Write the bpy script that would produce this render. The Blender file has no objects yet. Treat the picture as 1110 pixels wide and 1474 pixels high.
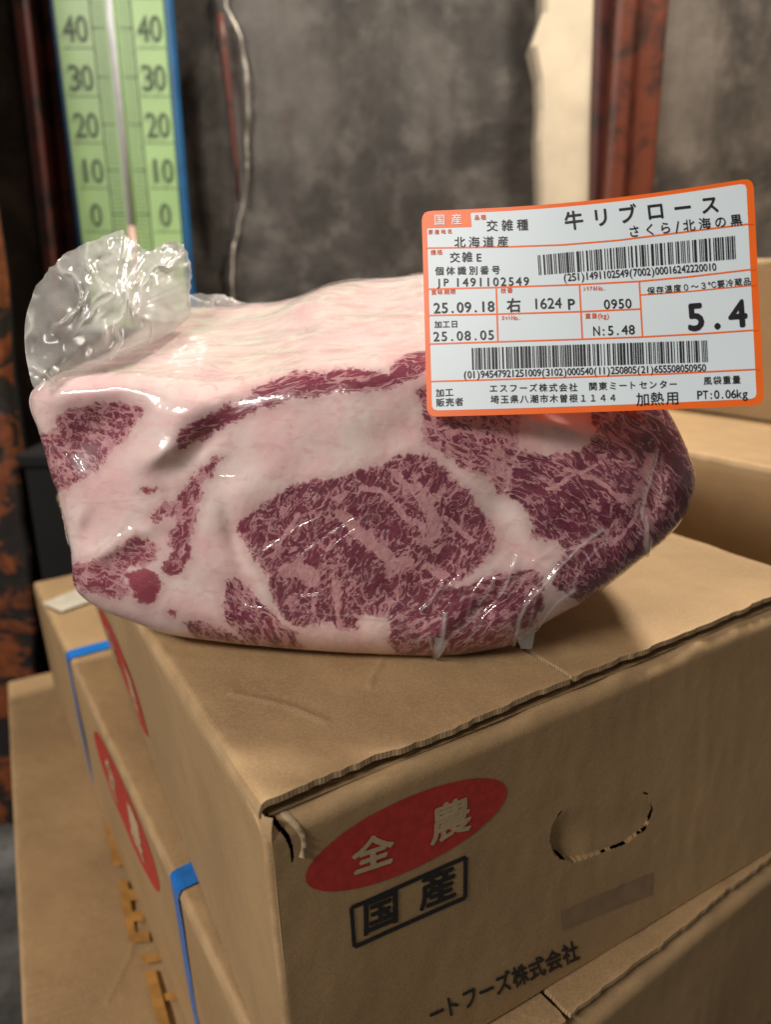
import bpy, math, random
import numpy as np
from mathutils import Vector

# ------------------------------------------------------------------ camera, world, lamps, exposure
SC = bpy.context.scene
COL = SC.collection
FPX, PITCH, CAMZ = 1040.0, math.radians(17.9), 0.155      # focal length in photo pixels, tilt down, height over the box top
cam_d = bpy.data.cameras.new('camera'); cam = bpy.data.objects.new('camera', cam_d); COL.objects.link(cam)
cam.location = (0, 0, CAMZ); cam.rotation_euler = (math.radians(90) - PITCH, 0, 0)
cam_d.sensor_fit = 'VERTICAL'; cam_d.sensor_height = 36; cam_d.lens = 36 * FPX / 1474
cam_d.clip_start = 0.01; cam_d.clip_end = 50
cam_d.dof.use_dof = True; cam_d.dof.focus_distance = 0.275; cam_d.dof.aperture_fstop = 7.8
SC.camera = cam

W = bpy.data.worlds.new('World'); SC.world = W; W.use_nodes = True
W.node_tree.nodes['Background'].inputs[0].default_value = (1.0, 0.88, 0.76, 1)
W.node_tree.nodes['Background'].inputs[1].default_value = 0.12

def lamp(name, loc, target, size, size_y, power, color):
    l = bpy.data.lights.new(name, 'AREA'); l.shape = 'RECTANGLE'; l.size = size; l.size_y = size_y
    l.energy = power; l.color = color
    o = bpy.data.objects.new(name, l); COL.objects.link(o); o.location = loc
    o.rotation_euler = (Vector(target) - Vector(loc)).to_track_quat('-Z', 'Y').to_euler()
    return o
lamp('ceiling_lamp_back', (0.36, 0.84, 1.12), (0.05, 0.30, 0.0), 0.20, 0.07, 14.5, (1.0, 0.92, 0.80))
lamp('ceiling_lamp_front', (-1.15, -0.70, 1.15), (0.0, 0.35, 0.0), 0.8, 0.25, 23, (1.0, 0.925, 0.85))

SC.view_settings.view_transform = 'Standard'; SC.view_settings.look = 'None'
SC.view_settings.exposure = 0.45; SC.view_settings.gamma = 1.0
SC.render.engine = 'CYCLES'
SC.cycles.use_denoising = True
SC.cycles.transparent_max_bounces = 24; SC.cycles.max_bounces = 10
SC.cycles.caustics_reflective = False; SC.cycles.caustics_refractive = False

rng = np.random.default_rng(7); random.seed(7)

# ------------------------------------------------------------------ photo measurements -> points of the place
CP, SP = math.cos(PITCH), math.sin(PITCH)
def ray(x, y):
    x = np.asarray(x, float); y = np.asarray(y, float)
    u = (x - 555) / FPX; v = (y - 737) / FPX
    return np.stack([u, CP - SP * v, -SP - CP * v], -1)
def at_axial(x, y, d):
    r = ray(x, y) * np.asarray(d)[..., None]; r[..., 2] += CAMZ; return r
def at_y(x, y, Y):
    r = ray(x, y); r = r * (np.asarray(Y, float) / r[..., 1])[..., None]; r[..., 2] += CAMZ; return r
def at_z(x, y, z):
    r = ray(x, y); r = r * ((z - CAMZ) / r[..., 2])[..., None]; r[..., 2] += CAMZ; return r

# ------------------------------------------------------------------ numpy noise
def _h(i, j, k, seed):
    n = (i * 374761393 + j * 668265263 + k * 2147483647 * 3 + seed * 1274126177) & 0xffffffff
    n = ((n ^ (n >> 13)) * 1274126177) & 0xffffffff
    return ((n ^ (n >> 16)) & 0xffff) / 65535.0
def vnoise(x, y, z=0.0, seed=0):
    x, y, z = np.broadcast_arrays(np.asarray(x, float), np.asarray(y, float), np.asarray(z, float))
    i, j, k = np.floor(x).astype(np.int64), np.floor(y).astype(np.int64), np.floor(z).astype(np.int64)
    f, g, h = x - i, y - j, z - k
    f, g, h = f*f*(3-2*f), g*g*(3-2*g), h*h*(3-2*h)
    r = 0
    for a in (0, 1):
        for b in (0, 1):
            for c in (0, 1):
                r = r + _h(i+a, j+b, k+c, seed) * (f if a else 1-f) * (g if b else 1-g) * (h if c else 1-h)
    return r * 2 - 1
def fbm(x, y, z=0.0, seed=0, o=3):
    r = 0; a = 1.0
    for n in range(o):
        r = r + a * vnoise(np.asarray(x) * 2**n, np.asarray(y) * 2**n, np.asarray(z) * 2**n, seed + n * 17); a *= 0.5
    return r
def sstep(a, b, x):
    t = np.clip((x - a) / (b - a), 0, 1); return t * t * (3 - 2 * t)
def sdf(px, py, poly):
    """signed distance to a polygon, positive inside"""
    P = np.asarray(poly, float); d = np.full(px.shape, 1e18); ins = np.zeros(px.shape, bool)
    for (ax, ay), (bx, by) in zip(P, np.roll(P, -1, 0)):
        ex, ey = bx - ax, by - ay
        t = np.clip(((px-ax)*ex + (py-ay)*ey) / (ex*ex + ey*ey + 1e-12), 0, 1)
        d = np.minimum(d, (px-ax-t*ex)**2 + (py-ay-t*ey)**2)
        if ay != by:
            c = ((ay > py) != (by > py)) & (px < (bx-ax) * (py-ay) / (by-ay) + ax); ins ^= c
    return np.sqrt(d) * np.where(ins, 1, -1)
def pldist(px, py, pts):
    d = np.full(px.shape, 1e18); P = np.asarray(pts, float)
    for (ax, ay), (bx, by) in zip(P[:-1], P[1:]):
        ex, ey = bx - ax, by - ay
        t = np.clip(((px-ax)*ex + (py-ay)*ey) / (ex*ex + ey*ey + 1e-12), 0, 1)
        d = np.minimum(d, (px-ax-t*ex)**2 + (py-ay-t*ey)**2)
    return np.sqrt(d)

# ------------------------------------------------------------------ node helper
class NT:
    def __init__(s, name):
        s.m = bpy.data.materials.new(name); s.m.use_nodes = True
        s.t = s.m.node_tree; s.t.nodes.clear()
        s.out = s.t.nodes.new('ShaderNodeOutputMaterial')
    def n(s, typ, ins=None, **kw):
        nd = s.t.nodes.new('ShaderNode' + typ)
        for k, v in kw.items(): setattr(nd, k, v)
        for k, v in (ins or {}).items(): s.set(nd.inputs[k], v)
        return nd
    def set(s, sock, v):
        if isinstance(v, bpy.types.NodeSocket): s.t.links.new(v, sock)
        elif isinstance(v, bpy.types.Node): s.t.links.new(v.outputs[0], sock)
        else:
            if isinstance(v, tuple) and len(v) == 3 and sock.type == 'RGBA': v = (*v, 1)
            sock.default_value = v
    def math(s, op, a, b=0.0, c=0.0, clamp=False):
        nd = s.n('Math', {0: a, 1: b, 2: c}, operation=op); nd.use_clamp = clamp; return nd.outputs[0]
    def mix(s, f, a, b):
        nd = s.n('Mix', data_type='RGBA')
        s.set(nd.inputs[0], f); s.set(nd.inputs[6], a); s.set(nd.inputs[7], b); return nd.outputs[2]
    def ramp(s, x, a, b, lo=0.0, hi=1.0):
        nd = s.n('MapRange', {0: x, 1: a, 2: b, 3: lo, 4: hi}, interpolation_type='SMOOTHSTEP'); return nd.outputs[0]
    def noise(s, vec, scale, detail=3.0, rough=0.5, dist=0.0):
        return s.n('TexNoise', {'Vector': vec, 'Scale': scale, 'Detail': detail, 'Roughness': rough, 'Distortion': dist}).outputs[0]
    def attr(s, name, out='Fac'):
        return s.n('Attribute', attribute_name=name).outputs[out]
    def pos(s): return s.n('TexCoord').outputs['Object']
    def scale(s, vec, v): return s.n('VectorMath', {0: vec, 1: v}, operation='MULTIPLY').outputs[0]
    def bump(s, h, strength, dist): return s.n('Bump', {'Height': h, 'Strength': strength, 'Distance': dist}).outputs[0]
    def bsdf(s, col, rough=0.6, normal=None, **kw):
        ins = {'Base Color': col, 'Roughness': rough}
        if normal is not None: ins['Normal'] = normal
        ins.update(kw)
        nd = s.n('BsdfPrincipled', ins); s.t.links.new(nd.outputs[0], s.out.inputs[0]); return nd

def plain(name, col, rough=0.6, metal=0.0, var=0.15, scale=60.0, bump=0.0):
    t = NT(name); p = t.pos()
    f = t.noise(p, scale, 4)
    c2 = tuple(c * (1 - var) for c in col); c1 = tuple(min(1, c * (1 + var)) for c in col)
    nb = t.bump(f, bump, 0.001) if bump else None
    t.bsdf(t.mix(t.ramp(f, .3, .7), c2, c1), rough, nb, Metallic=metal)
    return t.m

def cardboard(name, col, cut=False):
    t = NT(name); p = t.pos()
    big = t.noise(p, 9, 4, .55); mid = t.noise(p, 70, 4, .6); fib = t.noise(t.scale(p, (1, 1, 2.5)), 900, 3, .7)
    fine = t.noise(p, 2200, 2, .6)
    a = tuple(c * .80 for c in col); b = tuple(min(1, c * 1.14) for c in col)
    c = t.mix(t.ramp(big, .3, .72), a, b)
    c = t.mix(t.math('MULTIPLY', t.ramp(mid, .45, .75), .22), c, tuple(x * .72 for x in col))
    c = t.mix(t.math('MULTIPLY', t.ramp(fib, .38, .66), .40), c, tuple(min(1, x * 1.45) for x in col))
    spk = t.ramp(t.noise(p, 650, 1, .5), .73, .78)
    c = t.mix(t.math('MULTIPLY', spk, .45), c, tuple(x * .45 for x in col))
    if cut:   # the cut edge shows the fluted middle sheet
        wv = t.n('TexWave', {'Vector': t.attr('edge_uv', 'Vector'), 'Scale': 1.0, 'Distortion': 4.0, 'Detail': 2.0}, wave_type='BANDS', bands_direction='X').outputs[0]
        c = t.mix(t.ramp(wv, .25, .6), tuple(x * .72 for x in col), tuple(min(1, x * 1.5) for x in col))
    # scuffs: rubbed pale along folds
    c = t.mix(t.math('MULTIPLY', t.attr('worn'), .6), c, tuple(min(1, x * 1.55 + .03) for x in col))
    h = t.math('ADD', t.math('MULTIPLY', fine, .5), t.math('MULTIPLY', mid, 2.0))
    t.bsdf(c, .62, t.bump(h, .40, .0006), **{'Specular IOR Level': .32})
    return t.m

M = {}
M['card'] = cardboard('cardboard', (.350, .230, .116))
M['card_cut'] = cardboard('cardboard_cut_edge', (.34, .24, .135), True)
M['card_pale'] = cardboard('cardboard_pale', (.44, .33, .20))
M['red_print'] = plain('red_print', (.44, .030, .024), .5, var=.12, scale=300)
M['black_print'] = plain('black_print', (.008, .008, .009), .5, var=.3, scale=300)
M['orange_print'] = plain('orange_print', (.40, .20, .05), .5, var=.2, scale=80)
M['tape'] = plain('brown_tape_residue', (.25, .16, .088), .45, var=.12, scale=90)
M['strap'] = plain('blue_strap', (.012, .15, .50), .35, var=.12, scale=200)
M['white_tape'] = plain('whitish_tape', (.55, .50, .40), .35, var=.1, scale=60)
M['label_white'] = plain('label_paper', (.70, .80, .86), .42, var=.015, scale=40)
M['label_orange'] = plain('label_orange', (.88, .145, .012), .42, var=.03, scale=60)
M['label_black'] = plain('label_ink', (.012, .012, .015), .5, var=.2, scale=500)
M['label_red'] = plain('label_red_ink', (.80, .12, .03), .5, var=.1, scale=300)
M['therm_green'] = plain('thermometer_green', (.42, .66, .27), .4, var=.06, scale=14)
M['therm_blue'] = plain('thermometer_blue', (.010, .105, .26), .4, var=.15, scale=30)
M['therm_ink'] = plain('thermometer_ink', (.06, .10, .045), .5, var=.2, scale=80)
M['tube'] = plain('glass_tube_white', (.70, .71, .73), .2, var=.05, scale=60)
M['liquid'] = plain('thermometer_liquid', (.66, .42, .38), .2, var=.1, scale=60)
M['black'] = plain('black_plastic_and_shade', (.003, .003, .003), .85, var=.3, scale=30)
M['wire'] = plain('bright_wire', (.55, .50, .42), .4, metal=.2, var=.8, scale=22)

def wall_mat(name, col, rust):
    t = NT(name); p = t.pos()
    a = t.noise(p, 5, 6, .65, .4); b = t.noise(p, 22, 5, .6); s = t.noise(t.scale(p, (14, 14, 1.6)), 2.6, 5, .65)
    c = t.mix(t.ramp(a, .35, .68), tuple(x * .45 for x in col), tuple(x * 1.55 for x in col))
    c = t.mix(t.math('MULTIPLY', t.ramp(b, .45, .72), .55), c, tuple(x * 2.1 for x in col))
    c = t.mix(t.math('MULTIPLY', t.ramp(s, .52, .75), .6), c, tuple(x * .4 for x in col))
    c = t.mix(t.math('MULTIPLY', t.ramp(t.noise(t.scale(p, (9, 9, 1.0)), 1.9, 5, .6), .60, .78), rust), c, (.075, .026, .012))
    t.bsdf(c, .5, t.bump(b, .3, .004), **{'Specular IOR Level': .35})
    return t.m
M['wall'] = wall_mat('sooty_steel_wall', (.095, .085, .075), .5)
M['wall_r'] = wall_mat('grey_steel_wall', (.105, .088, .073), .6)
M['floor'] = wall_mat('concrete_floor', (.10, .10, .095), .1)
M['post_grey'] = wall_mat('brown_grey_plate', (.085, .06, .045), .7)
def rust_mat(name, col, dark, thr=.5):
    t = NT(name); p = t.pos()
    a = t.noise(p, 16, 5, .65, .5); s = t.noise(t.scale(p, (6, 6, 1.0)), 4, 4, .6)
    c = t.mix(t.ramp(a, thr - .08, thr + .08), dark, col)
    c = t.mix(t.math('MULTIPLY', t.ramp(s, .5, .7), .5), c, tuple(x * .55 for x in col))
    t.bsdf(c, .5, t.bump(a, .35, .003)); return t.m
M['red_post'] = rust_mat('rust_red_paint', (.16, .036, .014), (.050, .018, .011), .47)
M['dark_red'] = rust_mat('dark_red_paint', (.10, .022, .014), (.022, .010, .008), .46)
def blister_mat():
    t = NT('blistered_rust'); p = t.pos()
    a = t.noise(t.scale(p, (9, 9, 17)), 1.5, 4, .6, .7); b = t.noise(p, 60, 4, .6)
    c = t.mix(t.ramp(a, .46, .54), (.014, .010, .008), t.mix(t.ramp(b, .35, .65), (.13, .032, .010), (.24, .062, .014)))
    t.bsdf(c, .6, t.bump(a, .6, .006)); return t.m
M['brick'] = blister_mat()
M['red_streak'] = rust_mat('red_cord', (.12, .030, .018), (.05, .018, .012), .45)
M['cream'] = plain('cream_timber', (.72, .62, .46), .6, var=.10, scale=18, bump=.3)

# ------------------------------------------------------------------ object helpers
def setp(o, label=None, cat=None, group=None, kind=None):
    if label: o['label'] = label
    if cat: o['category'] = cat
    if group: o['group'] = group
    if kind: o['kind'] = kind
    return o
def empty(name, loc, label, cat, group=None):
    o = bpy.data.objects.new(name, None); COL.objects.link(o); o.location = loc; o.empty_display_size = .02
    return setp(o, label, cat, group)
def mesh(name, v, f, mat, parent=None, smooth=False, attrs=None, mats=None, mi=None):
    me = bpy.data.meshes.new(name)
    v = np.asarray(v, float)
    if isinstance(f, np.ndarray):
        nf, k = f.shape
        me.vertices.add(len(v)); me.vertices.foreach_set('co', v.astype(np.float32).ravel())
        me.loops.add(nf * k); me.loops.foreach_set('vertex_index', f.astype(np.int32).ravel())
        me.polygons.add(nf); me.polygons.foreach_set('loop_start', np.arange(0, nf * k, k, dtype=np.int32))
        me.update(calc_edges=True); me.validate()
    else:
        me.from_pydata([tuple(p) for p in v], [], [tuple(q) for q in f]); me.update()
    for m_ in (mats or [mat]): me.materials.append(m_)
    if mi is not None: me.polygons.foreach_set('material_index', np.asarray(mi, np.int32))
    me.polygons.foreach_set('use_smooth', np.full(len(me.polygons), smooth, bool))
    for k, a in (attrs or {}).items():
        a = np.asarray(a, np.float32)
        at = me.attributes.new(k, 'FLOAT' if a.ndim == 1 else 'FLOAT_VECTOR', 'POINT')
        at.data.foreach_set('value' if a.ndim == 1 else 'vector', a.ravel())
    o = bpy.data.objects.new(name, me); COL.objects.link(o)
    if parent is not None:
        o.parent = parent; o.matrix_parent_inverse = parent_inv(parent)
    return o
def parent_inv(p):
    from mathutils import Matrix
    m = Matrix.Identity(4); q = p
    while q is not None:
        m = Matrix.Translation(q.location) @ m if q.type == 'EMPTY' else m
        q = q.parent if (q.parent is not None and q.parent.type == 'EMPTY') else None
    return m.inverted() if p.type == 'EMPTY' else Matrix.Identity(4)
def gridf(nu, nv, wrap=False):
    """quads of a (nu, nv) grid, index u*nv+v"""
    u = np.arange(nu if wrap else nu - 1); v = np.arange(nv - 1)
    U, V = np.meshgrid(u, v, indexing='ij'); U2 = (U + 1) % nu
    return np.stack([U*nv+V, U2*nv+V, U2*nv+V+1, U*nv+V+1], -1).reshape(-1, 4)
def hexa(b, t):
    """8 corners -> verts, faces (b, t counter-clockwise from above)"""
    v = list(b) + list(t)
    f = [(3, 2, 1, 0), (4, 5, 6, 7)] + [(i, (i+1) % 4, 4+(i+1) % 4, 4+i) for i in range(4)]
    return v, f
def boxv(x0, x1, y0, y1, z0, z1):
    return hexa([(x0, y0, z0), (x1, y0, z0), (x1, y1, z0), (x0, y1, z0)], [(x0, y0, z1), (x1, y0, z1), (x1, y1, z1), (x0, y1, z1)])
def bevel(o, w, seg=2):
    m = o.modifiers.new('bevel', 'BEVEL'); m.width = w; m.segments = seg; m.limit_method = 'ANGLE'; return o
def tube(pts, r, n=8):
    pts = [Vector(p) for p in pts]; v = []; f = []
    for i, p in enumerate(pts):
        d = (pts[min(i+1, len(pts)-1)] - pts[max(i-1, 0)]).normalized()
        a = d.orthogonal().normalized() if i == 0 else (a - d * a.dot(d)).normalized()
        b = d.cross(a); rr = r[i] if hasattr(r, '__len__') else r
        v += [p + (a * math.cos(2*math.pi*k/n) + b * math.sin(2*math.pi*k/n)) * rr for k in range(n)]
    for i in range(len(pts) - 1):
        f += [(i*n+k, i*n+(k+1) % n, (i+1)*n+(k+1) % n, (i+1)*n+k) for k in range(n)]
    f += [tuple(range(n))[::-1], tuple(range((len(pts)-1)*n, len(pts)*n))]
    return v, f

# ------------------------------------------------------------------ glyph outlines from the built-in font
_gl = {}
def load_glyphs(chars):
    objs = {}
    for ch, off in sorted(set(chars)):
        if ch == ' ' or (ch, off) in _gl: continue
        c = bpy.data.curves.new('glyph', 'FONT'); c.body = ch; c.size = 1; c.offset = off; c.resolution_u = 3; c.fill_mode = 'FRONT'
        o = bpy.data.objects.new('glyph', c); COL.objects.link(o); objs[(ch, off)] = o
    bpy.context.view_layer.update(); dg = bpy.context.evaluated_depsgraph_get()
    for k, o in objs.items():
        me = o.evaluated_get(dg).to_mesh()
        v = np.array([p.co[:2] for p in me.vertices]).reshape(-1, 2); f = [tuple(p.vertices) for p in me.polygons]
        o.evaluated_get(dg).to_mesh_clear(); _gl[k] = (v, f)
    for o in objs.values():
        c = o.data; bpy.data.objects.remove(o); bpy.data.curves.remove(c)
def wide(ch): return ord(ch) > 0x2000
def layout(s, p0, p1, h, off=0.0, up=None, narrow=.5):
    """glyph triangles of s laid in equal cells from p0 to p1 (2D, y down), capital height h"""
    load_glyphs([(c, 0.0) for c in s])
    shifts = [(0, 0)] if off <= 0 else [(0, 0), (off, 0), (-off, 0), (0, off), (0, -off), (off*.7, off*.7), (-off*.7, -off*.7)]
    E = []
    p0 = np.array(p0, float); p1 = np.array(p1, float); L = np.linalg.norm(p1 - p0); e = (p1 - p0) / L
    upv = np.array([e[1], -e[0]]) if up is None else np.array(up, float)
    mixed = any(wide(c) for c in s)
    wts = [1.0 if (wide(c) or not mixed) else narrow for c in s]; cell = L / sum(wts); x = 0; V = []; F = []
    for c, w in zip(s, wts):
        if c != ' ':
            gv, gf = _gl[(c, 0.0)]
            if len(gv):
                k = h / (.92 if wide(c) else .73); lo, hi = gv.min(0), gv.max(0)
                gw = (hi[0] - lo[0]) * k; sx = k * min(1.0, .90 * cell * w / max(gw, 1e-6))
                ox = x + cell * w / 2
                yy = gv[:, 1] * k + (.10 * k if wide(c) else 0)
                q = p0 + np.outer((gv[:, 0] - (lo[0] + hi[0]) / 2) * sx + ox, e) + np.outer(yy, upv)
                for n_, (sa, sb) in enumerate(shifts):
                    b = len(V); V += list(q + e * sa * sx + upv * sb * k); E += [n_ * .000012] * len(q); F += [tuple(i + b for i in t) for t in gf]
        x += cell * w
    layout.lift = np.array(E)                                        # each overlaid copy a hair higher
    return np.array(V), F
def strip(p0, p1, w, n=8):
    """a straight stroke of width w in 2D, cut into n pieces"""
    p0 = np.array(p0, float); p1 = np.array(p1, float); e = (p1 - p0) / np.linalg.norm(p1 - p0); q = np.array([e[1], -e[0]]) * w / 2
    V = []; F = []
    for i in range(n + 1):
        c = p0 + (p1 - p0) * i / n; V += [c + q, c - q]
    for i in range(n): F.append((2*i, 2*i+1, 2*i+3, 2*i+2))
    return np.array(V), F
def join(parts):
    V = []; F = []
    for v, f in parts:
        b = len(V); V += list(v); F += [tuple(i + b for i in t) for t in f]
    return np.array(V), F

# ================================================================== the setting
WY = 1.05
FLOOR = -0.60
o = mesh('floor', *boxv(-2.5, 2.5, -1.5, 2.2, FLOOR - .05, FLOOR), M['floor']); setp(o, 'dark grey concrete floor under the stacks', kind='structure')
def wx(px, py=200, Y=WY): return float(at_y(px, py, Y)[0])
def wz(py, Y=WY): return float(at_y(555, py, Y)[2])
# sooty sheet-steel wall, gently dented
def wall_sheet(name, x0, x1, y, mat, seed):
    nx, nz = 90, 90
    X, Z = np.meshgrid(np.linspace(x0, x1, nx), np.linspace(FLOOR, 1.6, nz), indexing='ij')
    Y = y + .003 * fbm(X * 4, Z * 3, 0, seed) + .003 * fbm(X * 15, Z * 6, 0, seed + 5)
    front = np.stack([X, Y, Z], -1).reshape(-1, 3); back = front + np.array([0, .04, 0])
    f = gridf(nx, nz); n = nx * nz
    ring = [i * nz for i in range(nx)] + [(nx-1)*nz + j for j in range(1, nz)] + [i*nz + nz-1 for i in range(nx-2, -1, -1)] + [j for j in range(nz-2, 0, -1)]
    side = np.array([(a, b, b + n, a + n) for a, b in zip(ring, ring[1:] + ring[:1])])
    return mesh(name, np.concatenate([front, back]), np.concatenate([f, f[:, ::-1] + n, side]), mat, smooth=True)
o = wall_sheet('wall', -2.2, wx(880), WY + .03, M['wall'], 3); setp(o, 'dark sooty sheet steel wall behind the meat', kind='structure')
o = wall_sheet('wall_right', wx(930), 2.2, WY + .012, M['wall_r'], 9); setp(o, 'grey brown steel wall right of the rust red post', kind='structure')

# thin red cord and bright wire against the wall
v, f = tube([at_y(x, y, WY + .01) for x, y in ((316, 20), (320, 60), (328, 120), (334, 180), (340, 240), (343, 290))], [.004, .0065, .005, .004, .0035, .002])
setp(mesh('red_cord', v, f, M['red_streak'], smooth=True), 'thin rust red cord hanging right of the thermometer', 'cord')
wp = [(325, -40), (326, 10), (338, 35), (348, 60), (355, 110), (357, 160), (354, 215), (357, 245), (350, 290), (342, 330), (336, 360), (334, 400), (335, 470)]
pts = []
for (a, b), (c, d) in zip(wp[:-1], wp[1:]):
    for t in (0, .25, .5, .75): pts.append(at_y(a+(c-a)*t + random.uniform(-1.2, 1.2), b+(d-b)*t, WY + .024 + random.uniform(-.002, .002)))
v, f = tube(pts, [.0009 + .0018 * random.random() for _ in pts], 7)
setp(mesh('wire', v, f, M['wire'], smooth=True), 'bright twisted wire hanging down the sooty wall', 'wire')

# cream timber post with an uneven left edge
def slab_px(name, left, right, y0, y1, mat, parent=None):
    """upright board whose left and right edges follow photo points (px, py), between depths y0 and y1"""
    ys = np.linspace(1.5, FLOOR, 60); V = []; F = []
    def xe(tab, z):
        zz = [float(at_y(px, py, y0)[2]) for px, py in tab]; xx = [float(at_y(px, py, y0)[0]) for px, py in tab]
        return np.interp(-z, [-q for q in zz], xx)
    for z in ys:
        a, b = xe(left, z), xe(right, z)
        V += [(a, y0 + .004, z), (a + .006, y0, z), (b - .004, y0, z), (b, y0 + .003, z), (b, y1, z), (a, y1, z)]
    n = 6
    for i in range(len(ys) - 1):
        for k in range(n): F.append((i*n+k, (i+1)*n+k, (i+1)*n+(k+1) % n, i*n+(k+1) % n))
    F += [tuple(range(n)), tuple(range((len(ys)-1)*n, len(ys)*n))[::-1]]
    return mesh(name, V, F, mat, parent)
o = slab_px('timber_post', [(783, -60), (782, 20), (765, 35), (762, 55), (772, 80), (776, 115), (777, 160), (774, 200), (778, 300), (780, 500)], [(860, -60), (857, 60), (853, 150), (851, 300), (845, 500)], WY - .012, WY + .03, M['cream'])
setp(o, 'pale cream timber post with uneven left edge beside the rust red post', 'post')
# rust-red steel post right: two flanges and a dark web
r = empty('steel_post', (wx(910), WY, FLOOR), 'rust red painted steel post right of the cream timber', 'post')
slab_px('flange', [(893, -40), (873, 280)], [(922, -40), (900, 270)], WY - .045, WY + .02, M['red_post'], r)
slab_px('web', [(860, -40), (851, 280)], [(893, -40), (873, 280)], WY - .018, WY + .02, M['dark_red'], r)
slab_px('flange', [(923, -40), (901, 270)], [(968, -40), (940, 290)], WY - .015, WY + .01, M['red_post'], r)
# dark red channel left of the thermometer
r = empty('steel_channel', (wx(40), WY, FLOOR), 'dark red steel channel left of the green thermometer', 'post')
slab_px('back_plate', [(-200, 0), (-200, 400)], [(12, 0), (62, 400)], WY - .02, WY + .028, M['post_grey'], r)
slab_px('flange', [(14, 0), (62, 400)], [(37, 0), (80, 400)], WY - .06, WY + .0, M['dark_red'], r)
slab_px('flange', [(55, 0), (96, 400)], [(74, 0), (110, 400)], WY - .03, WY + .0, M['dark_red'], r)
slab_px('web', [(38, 0), (81, 400)], [(54, 0), (95, 400)], WY - .002, WY + .028, M['black'], r)  # web coloured black to stand for the shade deep in the channel
# blistered rusty upright at the far left edge
r = empty('rusty_post', (wx(10, 700, .86), .86, FLOOR), 'blistered rusty orange and black upright at the far left edge', 'post')
slab_px('face_plate', [(-160, 400), (-160, 1130)], [(-4, 400), (2, 540), (12, 600), (16, 640), (30, 700), (33, 760), (44, 800), (43, 850), (50, 900), (48, 960), (66, 1130)], .86, .885, M['brick'], r)
slab_px('back_flange', [(-170, 400), (-170, 1130)], [(-12, 400), (-2, 540), (36, 800), (58, 1130)], .888, .93, M['black'], r)
# black crate behind the meat
r = empty('black_crate', (-.40, .9, FLOOR), 'black crate standing in the dark behind the meat', 'crate')
cx0, cx1 = wx(36, 700, .84), wx(330, 700, .84)
bevel(mesh('crate_body', *boxv(cx0, cx1, .84, 1.0, FLOOR, wz(655, .84)), M['black'], r), .006)
bevel(mesh('crate_rim', *boxv(cx0 - .004, cx1 + .004, .834, 1.006, wz(672, .84), wz(652, .84)), M['black'], r), .004)

# ------------------------------------------------------------------ thermometer on the wall
TY = WY - .055
root = empty('thermometer', (wx(170, 150, TY), TY, wz(200, TY)), 'large green wall thermometer with blue border and black numerals', 'thermometer')
tl = float(at_y(81, 100, TY)[0]); tr = float(at_y(253, 100, TY)[0])
zb, zt = wz(480, TY), wz(-330, TY)
bw = (tr - tl) * .050
bevel(mesh('border', *boxv(tl, tr, TY, TY + .014, zb, zt), M['therm_blue'], root), .003)
bevel(mesh('board', *boxv(tl + bw, tr - bw * 1.3, TY - .004, TY + .004, zb + bw, zt - bw), M['therm_green'], root), .001)
cxm = (tl + tr) / 2 + .0015
ZF = TY - .0045
def zpx(py): return wz(py, TY)
z0_, z40 = zpx(309), zpx(42); dz = (z40 - z0_) / 40.0
parts = []; W2 = (tr - tl)
for d in range(-18, 75):
    z = z0_ + d * dz; inner = W2 * .055; outer = W2 * (.165 if d % 10 == 0 else (.155 if d % 5 == 0 else .145))
    for s in (-1, 1):
        w = dz * (.42 if d % 10 == 0 else .26)
        parts.append(strip((cxm + s*inner, z), (cxm + s*outer, z), w, 1))
for s in (-1, 1):
    parts.append(strip((cxm + s*W2*.165, z0_ - 18*dz), (cxm + s*W2*.165, z0_ + 74*dz), W2*.012, 1))
v2, f2 = join(parts)
mesh('scale_marks', [(a, ZF, b) for a, b in v2], f2, M['therm_ink'], root)
for d in range(-10, 70, 10):
    z = z0_ + d * dz; hgt = dz * 5.6
    for s in (-1, 1):
        txt = str(abs(d)); wdt = W2 * (.105 * len(txt))
        c0 = cxm + s * W2 * .305
        v2, f2 = layout(txt, (c0 - wdt/2, z - hgt/2), (c0 + wdt/2, z - hgt/2), hgt, .006, up=(0, 1))
        mesh('numeral', [(a, ZF - .0003 - l_ * 3, b) for (a, b), l_ in zip(v2, layout.lift)], f2, M['therm_ink'], root)
        v2, f2 = strip((c0 - W2*.115, z - hgt*.72), (c0 + W2*.13, z - hgt*.72), dz*.18, 1)
        mesh('numeral_rule', [(a, ZF, b) for a, b in v2], f2, M['therm_ink'], root)
v, f = tube([(cxm, ZF - .0035, zpx(332)), (cxm, ZF - .0035, zt - .03)], W2 * .030, 14); tb = mesh('glass_tube', v, f, M['tube'], root, smooth=True)
v, f = tube([(cxm, ZF - .0035, zb + .02), (cxm, ZF - .0035, zpx(326))], W2 * .0305, 14); mesh('liquid_column', v, f, M['liquid'], root, smooth=True)

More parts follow.
